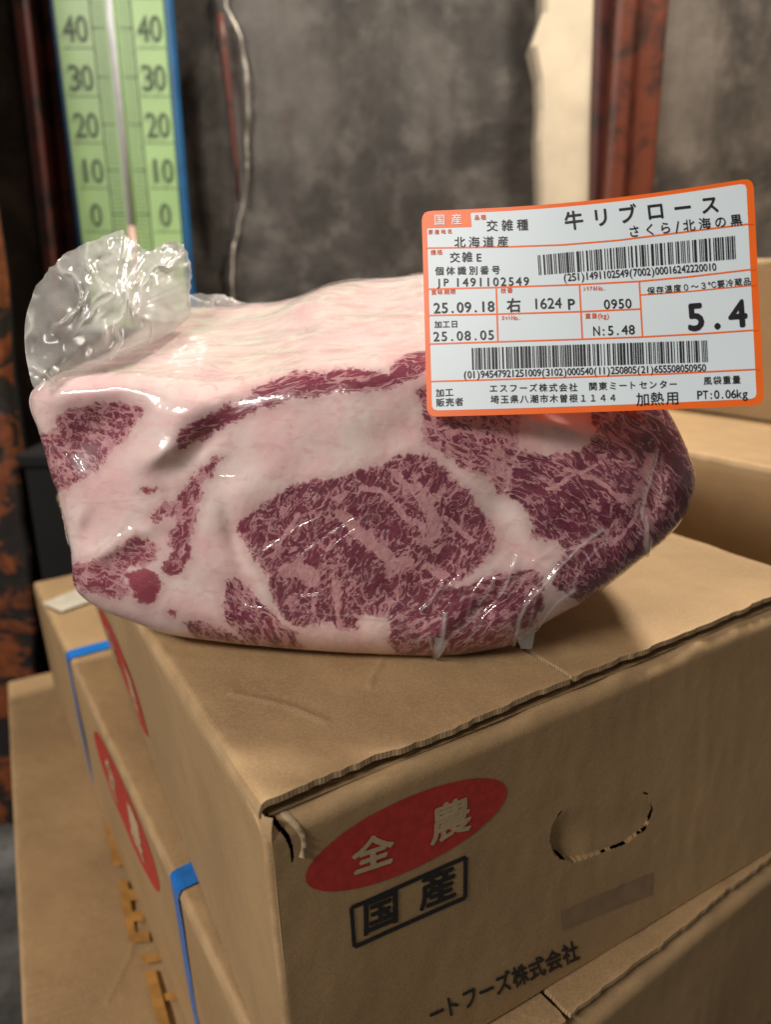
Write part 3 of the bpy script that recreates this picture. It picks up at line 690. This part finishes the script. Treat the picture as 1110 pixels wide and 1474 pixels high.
def beef_surface(nt, ns, nk, lump=1.0):
    O = closed_curve(outline, nt); s = np.linspace(0, 1, ns) ** .9
    nrm = np.roll(O, -1, 0) - np.roll(O, 1, 0); nrm = np.stack([nrm[:, 1], -nrm[:, 0]], -1); nrm /= np.linalg.norm(nrm, axis=1)[:, None]
    for _ in range(12): nrm = (np.roll(nrm, 1, 0) + nrm + np.roll(nrm, -1, 0)) / 3
    nrm /= np.linalg.norm(nrm, axis=1)[:, None]                       # outward (y down)
    Q = Cc + (O[:, None] - Cc) * s[None, :, None]
    X, Yp = Q[..., 0], Q[..., 1]
    Oc = closed_curve(outline, 90); d = np.maximum(sdf(X, Yp, Oc), 0); d[:, -1] = 0
    upw = np.clip(-nrm[:, 1], 0, 1)[:, None]
    r = 44 + 8 * upw
    f = np.clip(1 - d / r, 0, 1); round_ = (1 - np.sqrt(np.clip(1 - f * f, 0, 1))) * r * .000275
    zapp = (940 - Yp) * .00027; xapp = (X - 555) * .00027
    Y = .2645 + .75 * (xapp - .01) ** 2 + .10 * zapp + round_
    dd = 0
    for x, y, rx_, ry_, an, mm in lumps:
        c, s_ = math.cos(math.radians(an)), math.sin(math.radians(an)); u = (X-x)*c + (Yp-y)*s_; w = -(X-x)*s_ + (Yp-y)*c
        dd = dd + mm * .001 * np.exp(-(u/rx_)**2 - (w/ry_)**2)
    dd = dd + .0012 * fbm(X / 85, Yp / 85, 0, 5, 2) + .00006 * vnoise(X / 9, Yp / 9, 0, 8)
    fade = sstep(0, 30, d)
    Y = Y - lump * dd * (.25 + .75 * fade)
    face = at_y(X, Yp, Y)
    P0 = face[:, -1]; k = np.linspace(0, 1, nk + 1)[1:]; D = .155
    R = np.interp(O[:, 0], [40, 90, 130, 200, 260, 310, 450, 600, 800, 950, 1000], [.000, .008, .014, .021, .025, .028, .030, .028, .024, .006, 0]) * upw[:, 0]
    sc = (1 - np.clip((k - .55) / .45, 0, 1) ** 3) ** .45; sc[-1] = .02
    ax = np.array([.0, 0, .055])
    S = P0[:, None] + np.stack([0*k, D*k, 0*k], -1)[None]
    S[..., 2] += R[:, None] * sstep(0, .62, k)[None]
    rel = S - ax; S[..., 0] = ax[0] + rel[..., 0] * sc; S[..., 2] = ax[2] + rel[..., 2] * sc
    n3 = np.stack([nrm[:, 0], 0 * nrm[:, 0], -nrm[:, 1]], -1)
    wob = .0022 * fbm(S[..., 0] * 28, S[..., 1] * 28, S[..., 2] * 28, 21, 3) + .0016 * upw * fbm(S[..., 0] * 22, S[..., 1] * 95, 0, 31, 2)
    S = S + n3[:, None] * (wob * sstep(0, .12, k)[None])[..., None] * lump
    P = np.concatenate([face, S], 1)
    T = np.concatenate([Q, O[:, None] + nrm[:, None] * (k * D / .000275)[None, :, None]], 1)     # unrolled surface coordinates
    z = P[..., 2]; P[..., 2] = np.where(z < .0012, .0012 + .0003 * np.tanh(z / .002), z)
    kk = np.concatenate([np.zeros(ns), k])
    return P, T, kk
nt, ns, nk = 1150, 300, 90
P, T, kk = beef_surface(nt, ns, nk)
nc = ns + nk; X, Yp = T[..., 0], T[..., 1]
wxn = X + 3.0 * fbm(X / 14, Yp / 14, 0, 41, 2); wyn = Yp + 3.0 * fbm(X / 14, Yp / 14, 5, 42, 2)
lean = np.full(X.shape, -60.0); own = np.full(X.shape, -1); flow = np.zeros(X.shape + (3,)); dens = np.full(X.shape, .5); tone = np.zeros(X.shape)
for i, (nm, poly, an, st, fatf, tn) in enumerate(muscles):
    pa = np.array(poly); bb = (X > pa[:, 0].min() - 40) & (X < pa[:, 0].max() + 40) & (Yp > pa[:, 1].min() - 40) & (Yp < pa[:, 1].max() + 40)
    d = np.full(X.shape, -60.0); d[bb] = sdf(wxn[bb], wyn[bb], poly)
    m = d > lean; lean = np.maximum(lean, d); own[m & (d > -3)] = i
    m = m & bb
    if nm == 'shoulder_muscle':                                      # grain sweeps round
        rx_, ry_ = X - 660, Yp - 930; rr = np.hypot(rx_, ry_); th = np.arctan2(ry_, rx_); fl = np.stack([th * 280 / st, rr, 0*rr], -1)
    else:
        c, s_ = math.cos(math.radians(an)), math.sin(math.radians(an)); fl = np.stack([(X*c + Yp*s_) / st, (-X*s_ + Yp*c), 0*X + i * 40.], -1)
    flow[m] = fl[m]; dens[m] = fatf; tone[m] = tn
lane = np.full(X.shape, -1.0)
for q, w in lanes: lane = np.maximum(lane, 1 - pldist(wxn, wyn, q) / (w * .62))
lane = np.clip(lane, -1, 1)
top = sstep(0, .25, kk)[None] * np.ones_like(X) * (Yp < 640)
lean = np.where(kk[None] > .55, -60, lean)

def beef_mat():
    t = NT('marbled_beef'); fl = t.attr('flow', 'Vector'); p = t.pos(); uv = t.attr('surf', 'Vector')
    ln = t.attr('lean'); de = t.attr('fatshare'); la = t.attr('lane'); tn = t.attr('tone'); tp_ = t.attr('topside')
    # marbling: warped cells along the grain, broken up by noise
    wv = t.n('TexNoise', {'Vector': fl, 'Scale': .045, 'Detail': 3.0}).outputs['Color']
    wv = t.scale(t.n('VectorMath', {0: wv, 1: (.5, .5, .5)}, operation='SUBTRACT').outputs[0], (24, 24, 24))
    fw_ = t.n('VectorMath', {0: fl, 1: wv}, operation='ADD').outputs[0]
    n1 = t.noise(fw_, .070, 3.0, .58, .8)
    n2 = t.noise(fw_, .21, 3.0, .62, .5)
    vo = t.n('TexVoronoi', {'Vector': fw_, 'Scale': .085, 'Randomness': 1.0}, feature='DISTANCE_TO_EDGE').outputs['Distance']
    vein = t.ramp(vo, .02, .17)
    s = t.math('ADD', t.math('MULTIPLY', n1, .80), t.math('MULTIPLY', n2, .45))
    s = t.math('ADD', s, t.math('MULTIPLY', vein, .13))
    thr = t.math('ADD', t.math('MULTIPLY', de, .46), .425)
    thr = t.math('ADD', thr, t.math('MULTIPLY', t.ramp(la, .0, .6), .25))
    thr = t.math('ADD', thr, t.ramp(ln, 0, 12, .07, 0))
    thr = t.math('ADD', thr, t.math('MULTIPLY', t.math('SUBTRACT', t.noise(uv, .02, 2, .5), .5), .22))
    marb = t.ramp(t.math('SUBTRACT', s, thr), -.055, .055)
    rdg = t.math('ABSOLUTE', t.math('SUBTRACT', t.noise(fw_, .055, 3.0, .6, .8), .5))
    marb = t.math('MULTIPLY', marb, t.math('MAXIMUM', t.ramp(rdg, .004, .030, .12, 1.0), t.math('SUBTRACT', 1.0, t.math('MULTIPLY', de, 3.0), clamp=True)))
    edge = t.math('ADD', ln, t.math('MULTIPLY', t.math('SUBTRACT', t.noise(uv, .13, 4, .65), .5), 20.0))
    inside = t.ramp(edge, -2.0, 4.0)
    leanf = t.math('MULTIPLY', marb, inside)
    # colours
    dk = t.noise(uv, .05, 4, .6)
    red = t.mix(t.ramp(dk, .3, .7), (.098, .011, .034), (.190, .024, .060))
    red = t.mix(tn, red, (.36, .055, .085))
    red = t.mix(t.math('MULTIPLY', t.ramp(t.noise(fw_, .45, 3, .6), .42, .68), .45), red, (.30, .075, .115))
    infat = t.mix(t.ramp(n2, .35, .65), (.49, .215, .245), (.63, .355, .365))
    big = t.noise(uv, .011, 4, .6, .3); sm = t.noise(t.scale(uv, (1, 1.8, 1)), .035, 4, .6, .8)
    fat = t.mix(t.ramp(big, .35, .66), (.84, .55, .55), (.86, .69, .66))
    fat = t.mix(t.math('MULTIPLY', t.ramp(sm, .5, .72), .50), fat, (.68, .375, .385))
    fat = t.mix(t.math('MULTIPLY', t.ramp(t.noise(uv, .06, 4, .65, 1.5), .67, .74), .40), fat, (.55, .18, .20))
    halo = t.ramp(ln, -16, 0, 0, .45)
    fat = t.mix(halo, fat, (.62, .37, .36))
    # silver skin on the upper side
    stv = t.noise(t.scale(uv, (.30, 1.1, 1)), .060, 4, .6, 1.6)
    skin = t.mix(t.ramp(stv, .38, .64), (.70, .49, .46), (.74, .70, .63))
    fat = t.mix(t.math('MULTIPLY', tp_, t.ramp(t.noise(t.scale(uv, (.5, 1, 1)), .016, 3), .40, .62)), fat, skin)
    base = t.mix(inside, fat, infat)
    col = t.mix(leanf, base, red)
    h = t.math('ADD', t.math('MULTIPLY', marb, -.25), t.math('MULTIPLY', n2, .5))
    nb = t.bump(h, .15, .0005)
    t.bsdf(col, .33, nb, **{'Subsurface Weight': .2, 'Subsurface Radius': (.004, .0016, .0012), 'Subsurface Scale': 1.0, 'Specular IOR Level': .4})
    return t.m
M['beef'] = beef_mat()
# one continuous surface: normals from the whole, then cut into fat body and muscles
F = gridf(nt, nc, wrap=True)
Pf = P.reshape(-1, 3)
a_ = Pf[F[:, 2]] - Pf[F[:, 0]]; b_ = Pf[F[:, 3]] - Pf[F[:, 1]]; fn = np.cross(a_, b_); N = np.zeros_like(Pf)
for k in range(4): 
    for ax_ in range(3): N[:, ax_] += np.bincount(F[:, k], fn[:, ax_], len(Pf))
cen = np.arange(nt) * nc; N[cen] = N[cen + 1].mean(0); N /= np.linalg.norm(N, axis=1)[:, None] + 1e-12
flip = 1 if N[cen[0] + 5, 1] < 0 else -1
N *= flip
if flip < 0: F = F[:, ::-1]
fown = own.ravel()[F].max(1); fk = np.tile(np.minimum(np.arange(nc - 1), nc - 1), nt) 
vals = {'lean': lean.ravel(), 'flow': flow.reshape(-1, 3), 'fatshare': dens.ravel(), 'lane': lane.ravel(), 'tone': tone.ravel(), 'topside': top.ravel(), 'surf': np.concatenate([T.reshape(-1, 2), np.zeros((nt * nc, 1))], 1)}
for i in range(-1, len(muscles)):
    sel = fown == i
    if sel.sum() < 20: continue
    ff = F[sel]; idx, inv = np.unique(ff, return_inverse=True); ff = inv.reshape(ff.shape)
    o = mesh('fat_body' if i < 0 else muscles[i][0], Pf[idx], ff, M['beef'], pack, smooth=True, attrs={k: v[idx] for k, v in vals.items()})
    if len(o.data.vertices) == len(idx): o.data.normals_split_custom_set_from_vertices(N[idx].tolist())

# ------------------------------------------------------------------ clear film round the meat
def film_mat(name, haze, bumpd, sc=1.0, ro=.09, gloss=1.0):
    t = NT(name); p = t.pos()
    h = t.math('ADD', t.math('MULTIPLY', t.noise(p, 55 * sc, 3, .5), 1.0), t.math('MULTIPLY', t.noise(p, 230 * sc, 2, .5, .8), .16))
    nb = t.bump(h, 1.0, bumpd)
    ge = t.n('NewGeometry')
    cs = t.math('ABSOLUTE', t.n('VectorMath', {0: nb, 1: ge.outputs['Incoming']}, operation='DOT_PRODUCT').outputs['Value'])
    fr = t.math('ADD', t.math('MULTIPLY', t.math('POWER', t.math('SUBTRACT', 1.0, cs, clamp=True), 5.0), .75), .05, clamp=True)
    gl = t.n('BsdfGlossy', {'Color': (1, 1, 1, 1), 'Roughness': ro, 'Normal': nb})
    tr_ = t.n('BsdfTransparent', {'Color': (.975, .98, .975, 1)})
    df = t.n('BsdfDiffuse', {'Color': (.86, .87, .84, 1), 'Normal': nb}); tl_ = t.n('BsdfTranslucent', {'Color': (.80, .80, .76, 1), 'Normal': nb})
    mil = t.n('MixShader', {0: .45, 1: df, 2: tl_})
    hz = t.math('ADD', t.attr('haze'), haze, clamp=True)
    a = t.n('MixShader', {0: hz, 1: tr_, 2: mil}); b = t.n('MixShader', {0: t.math('MULTIPLY', fr, gloss), 1: a, 2: gl})
    t.t.links.new(b.outputs[0], t.out.inputs[0]); return t.m
M['film'] = film_mat('clear_film', .012, .0012)
M['bag'] = film_mat('frosted_bag_film', .05, .0002, .7, .24, .55)
fnt, fns, fnk = 700, 190, 60
FP, FT, fkk = beef_surface(fnt, fns, fnk, 1.0)
G = FP.copy()
for _ in range(6):
    G[:, 1:-1] = (np.roll(G, 1, 0)[:, 1:-1] + np.roll(G, -1, 0)[:, 1:-1] + G[:, :-2] + G[:, 2:]) / 4
fX, fY = FT[..., 0], FT[..., 1]
creases = [(px(q, *R2), w, mm) for q, w, mm in (([(700,480),(620,540),(560,600),(480,690),(410,760),(378,840),(365,920)], 3.2, 1.5), ([(470,640),(440,760),(420,860)], 2.5, .9), ([(600,700),(520,760),(450,850),(430,930)], 3, 1.2), ([(380,580),(345,670),(310,730)], 3, 1.2), ([(300,660),(265,720),(235,760)], 2.6, 1.0), ([(250,770),(180,840),(110,890)], 2.6, 1.1), ([(110,800),(90,900),(72,965)], 4, 1.6),
            ([(100,680),(50,760),(15,790)], 2.8, 1.2), ([(905,180),(880,290),(855,380),(850,440)], 3.4, 1.5), ([(868,430),(872,500),(868,570)], 4, 1.4), ([(930,200),(925,300),(935,370)], 2.6, .8), ([(720,520),(640,600),(590,690)], 2.4, .7), ([(540,540),(440,600)], 2, .6), ([(1000,160),(1040,260),(1050,330)], 2.6, .9))]
creases += [(px(q, *R1), w, mm) for q, w, mm in (([(0,665),(120,700),(300,718),(480,735),(640,748),(740,810),(790,850)], 1.7, .7), ([(150,490),(280,400),(440,310)], 1.7, .5), ([(290,520),(440,410),(520,360)], 1.8, .5), ([(60,390),(100,230)], 1.6, .4), ([(830,820),(850,880),(855,905)], 3.5, 1.4), ([(880,780),(870,850),(850,900)], 3, 1.3), ([(320,660),(400,650)], 2.4, .8))]
creases += [(px(q, *R4), w, mm) for q, w, mm in (([(220,570),(400,575),(640,560)], 1.5, .5), ([(380,840),(520,705)], 2.2, .8), ([(400,870),(560,720)], 2.0, .6), ([(200,230),(330,440)], 1.8, .5), ([(215,530),(240,680),(255,800)], 3, 1.2), ([(1020,450),(1110,455)], 1.2, .3), ([(260,745),(340,760)], 2.0, .8))]
wr = np.zeros(fX.shape); hz = np.zeros(fX.shape)
for q, w, mm in creases:
    d = pldist(fX + 1.2 * vnoise(fX / 12, fY / 12, 0, 3), fY, q); g_ = np.exp(-(d / w) ** 2); wr = np.maximum(wr, mm * g_); hz = np.maximum(hz, .30 * mm * np.exp(-(d / (w * .75)) ** 2))
# tension wrinkles pulling towards the sealed lower right corner
for mx, my, sx_, sy_, an, amp in ((730, 860, 130, 65, -52, .75), (560, 905, 190, 36, -58, .55), (930, 690, 62, 120, -80, .65), (470, 780, 130, 75, -33, .35), (180, 780, 70, 60, -40, .45), (90, 700, 40, 110, -75, .4)):
    c, s_ = math.cos(math.radians(an)), math.sin(math.radians(an)); u = fX*c + fY*s_; w = -fX*s_ + fY*c
    rg = np.clip(1 - np.abs(vnoise(w / 9 + .8 * vnoise(fX / 50, fY / 50, 0, 5), u / 80, mx * .1, 91)) * 5, 0, 1) ** 2 * np.exp(-((fX-mx)/sx_)**2 - ((fY-my)/sy_)**2)
    wr = wr + 1.4 * amp * rg; hz = np.maximum(hz, .34 * amp * rg)
# fine gathers on the upper side and along the shoulder
topw = sstep(0, .2, fkk)[None] * (fY < 640)
wr = wr + .9 * topw * np.clip(fbm(fX / 75, fY / 13, 0, 61, 2), 0, 1); hz = hz + .22 * topw * np.clip(fbm(fX / 80, fY / 8, 3, 62, 3) + .25, 0, 1)
sh = np.exp(-((fY - np.interp(fX, [40, 250, 340, 430, 600], [548, 548, 552, 532, 508])) / 11) ** 2) * (fX < 620)
wr = wr + sh * 1.1 * np.clip(fbm(fX / 15 + fY / 14, fY / 40, 0, 71, 2), 0, 1)
Gf = G.reshape(-1, 3); FF = gridf(fnt, fns + fnk, wrap=True)
a_ = Gf[FF[:, 2]] - Gf[FF[:, 0]]; b_ = Gf[FF[:, 3]] - Gf[FF[:, 1]]; fn = np.cross(a_, b_); N2_ = np.zeros_like(Gf)
for k in range(4):
    for ax_ in range(3): N2_[:, ax_] += np.bincount(FF[:, k], fn[:, ax_], len(Gf))
N2_ /= np.linalg.norm(N2_, axis=1)[:, None] + 1e-12; N2_ *= flip
Gf = Gf + N2_ * (.0009 + .001 * wr.ravel())[:, None]
Gf[:, 2] = np.maximum(Gf[:, 2], .0006)
mesh('clear_film', Gf, FF if flip > 0 else FF[:, ::-1], M['film'], pack, smooth=True, attrs={'haze': hz.ravel()})

# gathered bag end standing up at the upper left, and loose film behind the ridge
def bag(name, outl, depth, puff, haze_f, nt_=260, ns_=70, cen=None, seed=0):
    O = closed_curve(outl, nt_); c = np.array(cen if cen else O.mean(0)); s = np.linspace(0, 1, ns_)
    out = []
    O = O + (np.stack([vnoise(O[:, 0] / 7, O[:, 1] / 7, 0, seed), vnoise(O[:, 0] / 7, O[:, 1] / 7, 3, seed)], -1) * 2.2) * (O[:, 1:2] < 430)
    Q = c + (O[:, None] - c) * s[None, :, None]; X_, Y_ = Q[..., 0], Q[..., 1]
    dist = 1 - s[None] ** 2
    rid = 1 - np.abs(fbm((X_ - 120) / 48 + .6 * fbm(X_ / 70, Y_ / 70, 0, seed + 3), (Y_) / 130, 0, seed + 1, 3)) * 1.6
    rid = np.clip(rid, 0, 1) ** 4; crum = fbm(X_ / 11, Y_ / 11, 0, seed + 9, 2)
    upper = sstep(430, 350, Y_)
    hz_ = haze_f(X_, Y_) * (.8 + .35 * fbm(X_ / 40, Y_ / 40, 0, seed + 2, 3)) + .42 * rid + .05 * crum * upper
    for sg in (-1, 1):
        y_ = depth(X_, Y_) + sg * puff * dist * (1 if sg < 0 else .7) - .0022 * rid * (1 - s[None] ** 6) + .0010 * crum * (.1 + upper) + .002 * fbm(X_ / 30, Y_ / 30, 7 * sg, seed + 5, 2)
        Pq = at_y(X_, Y_, y_); Fq = gridf(nt_, ns_, wrap=True)
        mesh(name + ('_front' if sg < 0 else '_back'), Pq.reshape(-1, 3), Fq, M['bag'], pack, smooth=True, attrs={'haze': np.clip(hz_, .0, .85).ravel() * (1 if sg < 0 else .7)})
def hz1(X_, Y_): return .26 + .46 * np.exp(-(((X_ - 215) / 62) ** 2 + ((Y_ - 415) / 60) ** 2)) + .12 * sstep(400, 350, Y_)
bag('bag_tail', [(50, 560), (40, 530), (35, 495), (37, 455), (50, 418), (70, 388), (95, 365), (130, 347), (158, 338), (175, 330), (184, 342), (205, 358), (218, 362), (232, 352), (250, 349), (264, 353), (270, 368), (276, 388), (273, 408), (274, 430), (269, 460), (225, 490), (160, 518), (110, 545), (75, 556)],
    lambda x, y: .324 + .022 * (x - 150) / 100 + .02 * (480 - y) / 100, .014, hz1, cen=(160, 455), seed=3)
def hz2(X_, Y_): return .20 + 0 * X_
bag('loose_film', [(262, 455), (272, 425), (300, 424), (325, 425), (345, 434), (370, 438), (393, 439), (399, 450), (392, 462), (330, 465)], lambda x, y: .405 + 0 * x, .004, hz2, nt_=120, ns_=24, seed=17)
# little film corners at the base
def tab(pts, d):
    V = [at_axial(x, y, dd) for x, y, dd in pts]; n = len(V)
    V2 = [v + np.array([0, .0005, 0]) for v in V]
    mesh('film_corner', V + V2, [tuple(range(n)), tuple(range(2*n-1, n-1, -1))] + [(i, (i+1) % n, n+(i+1) % n, n+i) for i in range(n)], M['bag'], pack, attrs={'haze': np.full(2*n, .10)})
tab([(742, 912, .297), (772, 900, .302), (769, 920, .301), (766, 934, .300), (750, 934, .298)], 0)
tab([(626, 918, .292), (646, 922, .293), (638, 938, .293), (632, 947, .293), (626, 940, .292)], 0)

# ------------------------------------------------------------------ the label
LTL, LTR, LBR, LBL = (607, 304), (1085, 256), (1101, 583), (615, 600)
def lab_depth(x, y):
    t = (x - 608) / 490.0; w = (y - 256) / 345.0
    return .2715 - .022 * t - .006 * np.sin(np.clip(t, 0, 1) * math.pi) * (1 - .5 * w) + .004 * (1 - w) * (1 - t)
def lab(v2, off):
    v2 = np.asarray(v2, float); return at_axial(v2[:, 0], v2[:, 1], lab_depth(v2[:, 0], v2[:, 1]) - off)
def edge_curve(p, q, bow, n, horiz=True):
    t = np.linspace(0, 1, n); p = np.array(p, float); q = np.array(q, float); c = p + (q - p) * t[:, None]
    c[:, 1 if horiz else 0] += bow * np.sin(math.pi * t); return c
def card(inset, r, ext=0):
    """rounded card outline as a (u, v) grid of photo points"""
    n, m = 60, 44
    topc = edge_curve(LTL, LTR, 9, n); bot = edge_curve(LBL, LBR, 1.5, n)
    u = np.linspace(0, 1, n); v = np.linspace(0, 1, m); Wd, Ht = 486.0, 318.0
    V = np.zeros((n, m, 2))
    for i in range(n):
        for j in range(m):
            x = inset[0] + (Wd - inset[0] - inset[2]) * u[i]; y = inset[1] + (Ht - inset[1] - inset[3]) * v[j]
            dx = max(inset[0] + r - x, x - (Wd - inset[2] - r), 0); dy = max(inset[1] + r - y, y - (Ht - inset[3] - r), 0)
            if dx > 0 and dy > 0:                                    # pull square corners onto the round
                mx = max(dx, dy); k = mx / math.hypot(dx, dy)
                sx = 1 if x > Wd / 2 else -1; sy = 1 if y > Ht / 2 else -1
                cx_ = (Wd - inset[2] - r) if sx > 0 else inset[0] + r; cy_ = (Ht - inset[3] - r) if sy > 0 else inset[1] + r
                x = cx_ + sx * dx * k; y = cy_ + sy * dy * k
            U, Vv = x / Wd, y / Ht
            a = np.array([np.interp(U, u, topc[:, 0]), np.interp(U, u, topc[:, 1])]); b = np.array([np.interp(U, u, bot[:, 0]), np.interp(U, u, bot[:, 1])])
            V[i, j] = a * (1 - Vv) + b * Vv
    return V.reshape(-1, 2), n, m
v2, n, m = card((0, 0, 0, 0), 13)
Pa = lab(v2, 0); Pb = lab(v2, -.0004); Fc = gridf(n, m); k = n * m
ring = [i * m for i in range(n)] + [(n-1)*m + j for j in range(1, m)] + [i*m + m-1 for i in range(n-2, -1, -1)] + [j for j in range(m-2, 0, -1)]
Fs = np.array([(a, a + k, b + k, b) for a, b in zip(ring, ring[1:] + ring[:1])])
label = mesh('label', np.concatenate([Pa, Pb]), np.concatenate([Fc[:, ::-1], Fc + k, Fs]), M['label_orange'], pack, smooth=False)
setp(label, 'white price label with orange border, barcodes and Japanese print')
v2, n, m = card((7.5, 6.0, 10.5, 9.5), 7)
mesh('white_panel', lab(v2, .00010), gridf(n, m)[:, ::-1], M['label_white'], label)
LS = 1110 / 520.0
def lc(x, y): return (x / LS + 590, y / LS + 240)
def lmesh(name, vf, mat, off=.0003): 
    return mesh(name, lab(vf[0], off), vf[1], mat, label)
def ltext(s, a, b, h, mat='label_black', bold=0.010, narrow=.5, off=.0003):
    vf = layout(s, lc(*a), lc(*b), h / LS, bold, narrow=narrow)
    return lmesh('lettering', vf, M[mat], off + layout.lift)
# orange rules
def rule(*pts, w=5):
    ps = [lc(*p) for p in pts]
    return lmesh('ruled_line', join([strip(p, q, w / LS, 10) for p, q in zip(ps[:-1], ps[1:])]), M['label_orange'], .0002)
rule((50, 187), (190, 183), w=4)
rule((50, 250), (300, 246), (470, 240), (640, 226), (800, 206), (1058, 174))
rule((55, 376), (260, 371), (520, 362), (706, 352), (860, 338), (1064, 314))
rule((56, 457), (265, 453), (530, 445), (710, 437))
rule((57, 545), (270, 538), (530, 530), (715, 523), (900, 513), (1072, 501))
rule((62, 660), (300, 653), (560, 645), (800, 636), (1076, 622))
rule((709, 394), (860, 383), (1066, 363), w=4)
rule((266, 371), (271, 539)); rule((522, 362), (531, 530)); rule((706, 352), (716, 523))
q = [lc(*p) for p in ((45, 141), (186, 139), (190, 184), (50, 188))]
lmesh('orange_block', (np.array(q), [(0, 3, 2, 1)]), M['label_orange'], .0002)
ltext('国産', (66, 180), (170, 177), 32, 'label_white', .012)
ltext('品種', (197, 164), (236, 162), 15, 'label_red')
ltext('原産地名', (54, 208), (132, 205), 14, 'label_red')
ltext('規格', (62, 272), (102, 270), 16, 'label_red')
ltext('交雑種', (230, 199), (370, 195), 34, bold=.008)
ltext('北海道産', (132, 249), (308, 246), 33, bold=.008)
ltext('交雑', (120, 295), (196, 292), 31); ltext('E', (198, 291), (228, 290), 25)
ltext('個体識別番号', (73, 334), (282, 330), 26)
ltext('JP', (76, 367), (124, 366), 24); ltext('1491102549', (136, 368), (370, 364), 27, bold=.012)
ltext('牛リブロース', (466, 198), (968, 140), 56, bold=.020)
ltext('さくら/北海の黒', (668, 219), (1030, 180), 36)
ltext('(251)1491102549(7002)00016242220010', (472, 352), (944, 318), 24)
ltext('賞味期限', (64, 394), (143, 391), 16, 'label_red'); ltext('枝番', (278, 389), (318, 387), 16, 'label_red')
ltext('ｼﾘｱﾙNo.', (532, 382), (604, 379), 15, 'label_red', narrow=1.0); ltext('ﾛｯﾄNo.', (282, 472), (342, 470), 15, 'label_red', narrow=1.0); ltext('重量', (538, 467), (578, 465), 16, 'label_red'); ltext('(kg)', (578, 466), (614, 464), 16, 'label_red')
ltext('25.09.18', (72, 450), (262, 444), 33, bold=.014)
ltext('加工日', (74, 496), (150, 494), 22); ltext('25.08.05', (70, 536), (262, 530), 30)
ltext('右', (294, 448), (346, 446), 42, bold=.018); ltext('1624', (378, 437), (468, 434), 34, bold=.004); ltext('P', (478, 439), (518, 437), 34, bold=.014)
ltext('0950', (596, 437), (684, 433), 30); ltext('N:5.48', (564, 519), (694, 514), 30)
ltext('保存温度０～３℃要冷蔵品', (730, 394), (1052, 362), 23, bold=.006)
ltext('5.4', (850, 503), (1044, 488), 84, bold=.028)
ltext('(01)94547921251009(3102)000540(11)250805(21)655508050950', (164, 650), (912, 628), 23)
ltext('加工', (78, 708), (136, 705), 25); ltext('販売者', (80, 738), (166, 734), 25)
ltext('エスフーズ株式会社', (242, 694), (518, 690), 25); ltext('関東ミートセンター', (548, 688), (826, 680), 25)
ltext('埼玉県八潮市木曽根１１４４', (246, 728), (640, 722), 25)
ltext('加熱用', (694, 736), (830, 730), 40, bold=.006)
ltext('風袋重量', (902, 671), (1020, 666), 25, bold=.006); ltext('PT:0.06kg', (884, 714), (1040, 709), 27)
def barcode(bl, br, tl_, tr_, n, seed):
    rr = random.Random(seed); x = 0; bars = []
    while len(bars) < n:
        w = rr.choice((1, 1, 1, 2, 2, 3)); g_ = rr.choice((1, 1, 1, 2, 2, 3)); bars.append((x, x + w)); x += w + g_
    tot = bars[-1][1]; bl, br, tl_, tr_ = [np.array(lc(*p)) for p in (bl, br, tl_, tr_)]; parts = []
    for a, b in bars:
        a, b = a / tot, b / tot
        parts.append((np.array([bl + (br - bl) * a, bl + (br - bl) * b, tl_ + (tr_ - tl_) * b, tl_ + (tr_ - tl_) * a]), [(0, 1, 2, 3)]))
    return lmesh('barcode', join(parts), M['label_black'])
barcode((397, 333), (1003, 283), (393, 272), (1000, 212), 74, 4)
barcode((192, 624), (917, 600), (190, 557), (914, 533), 92, 9)
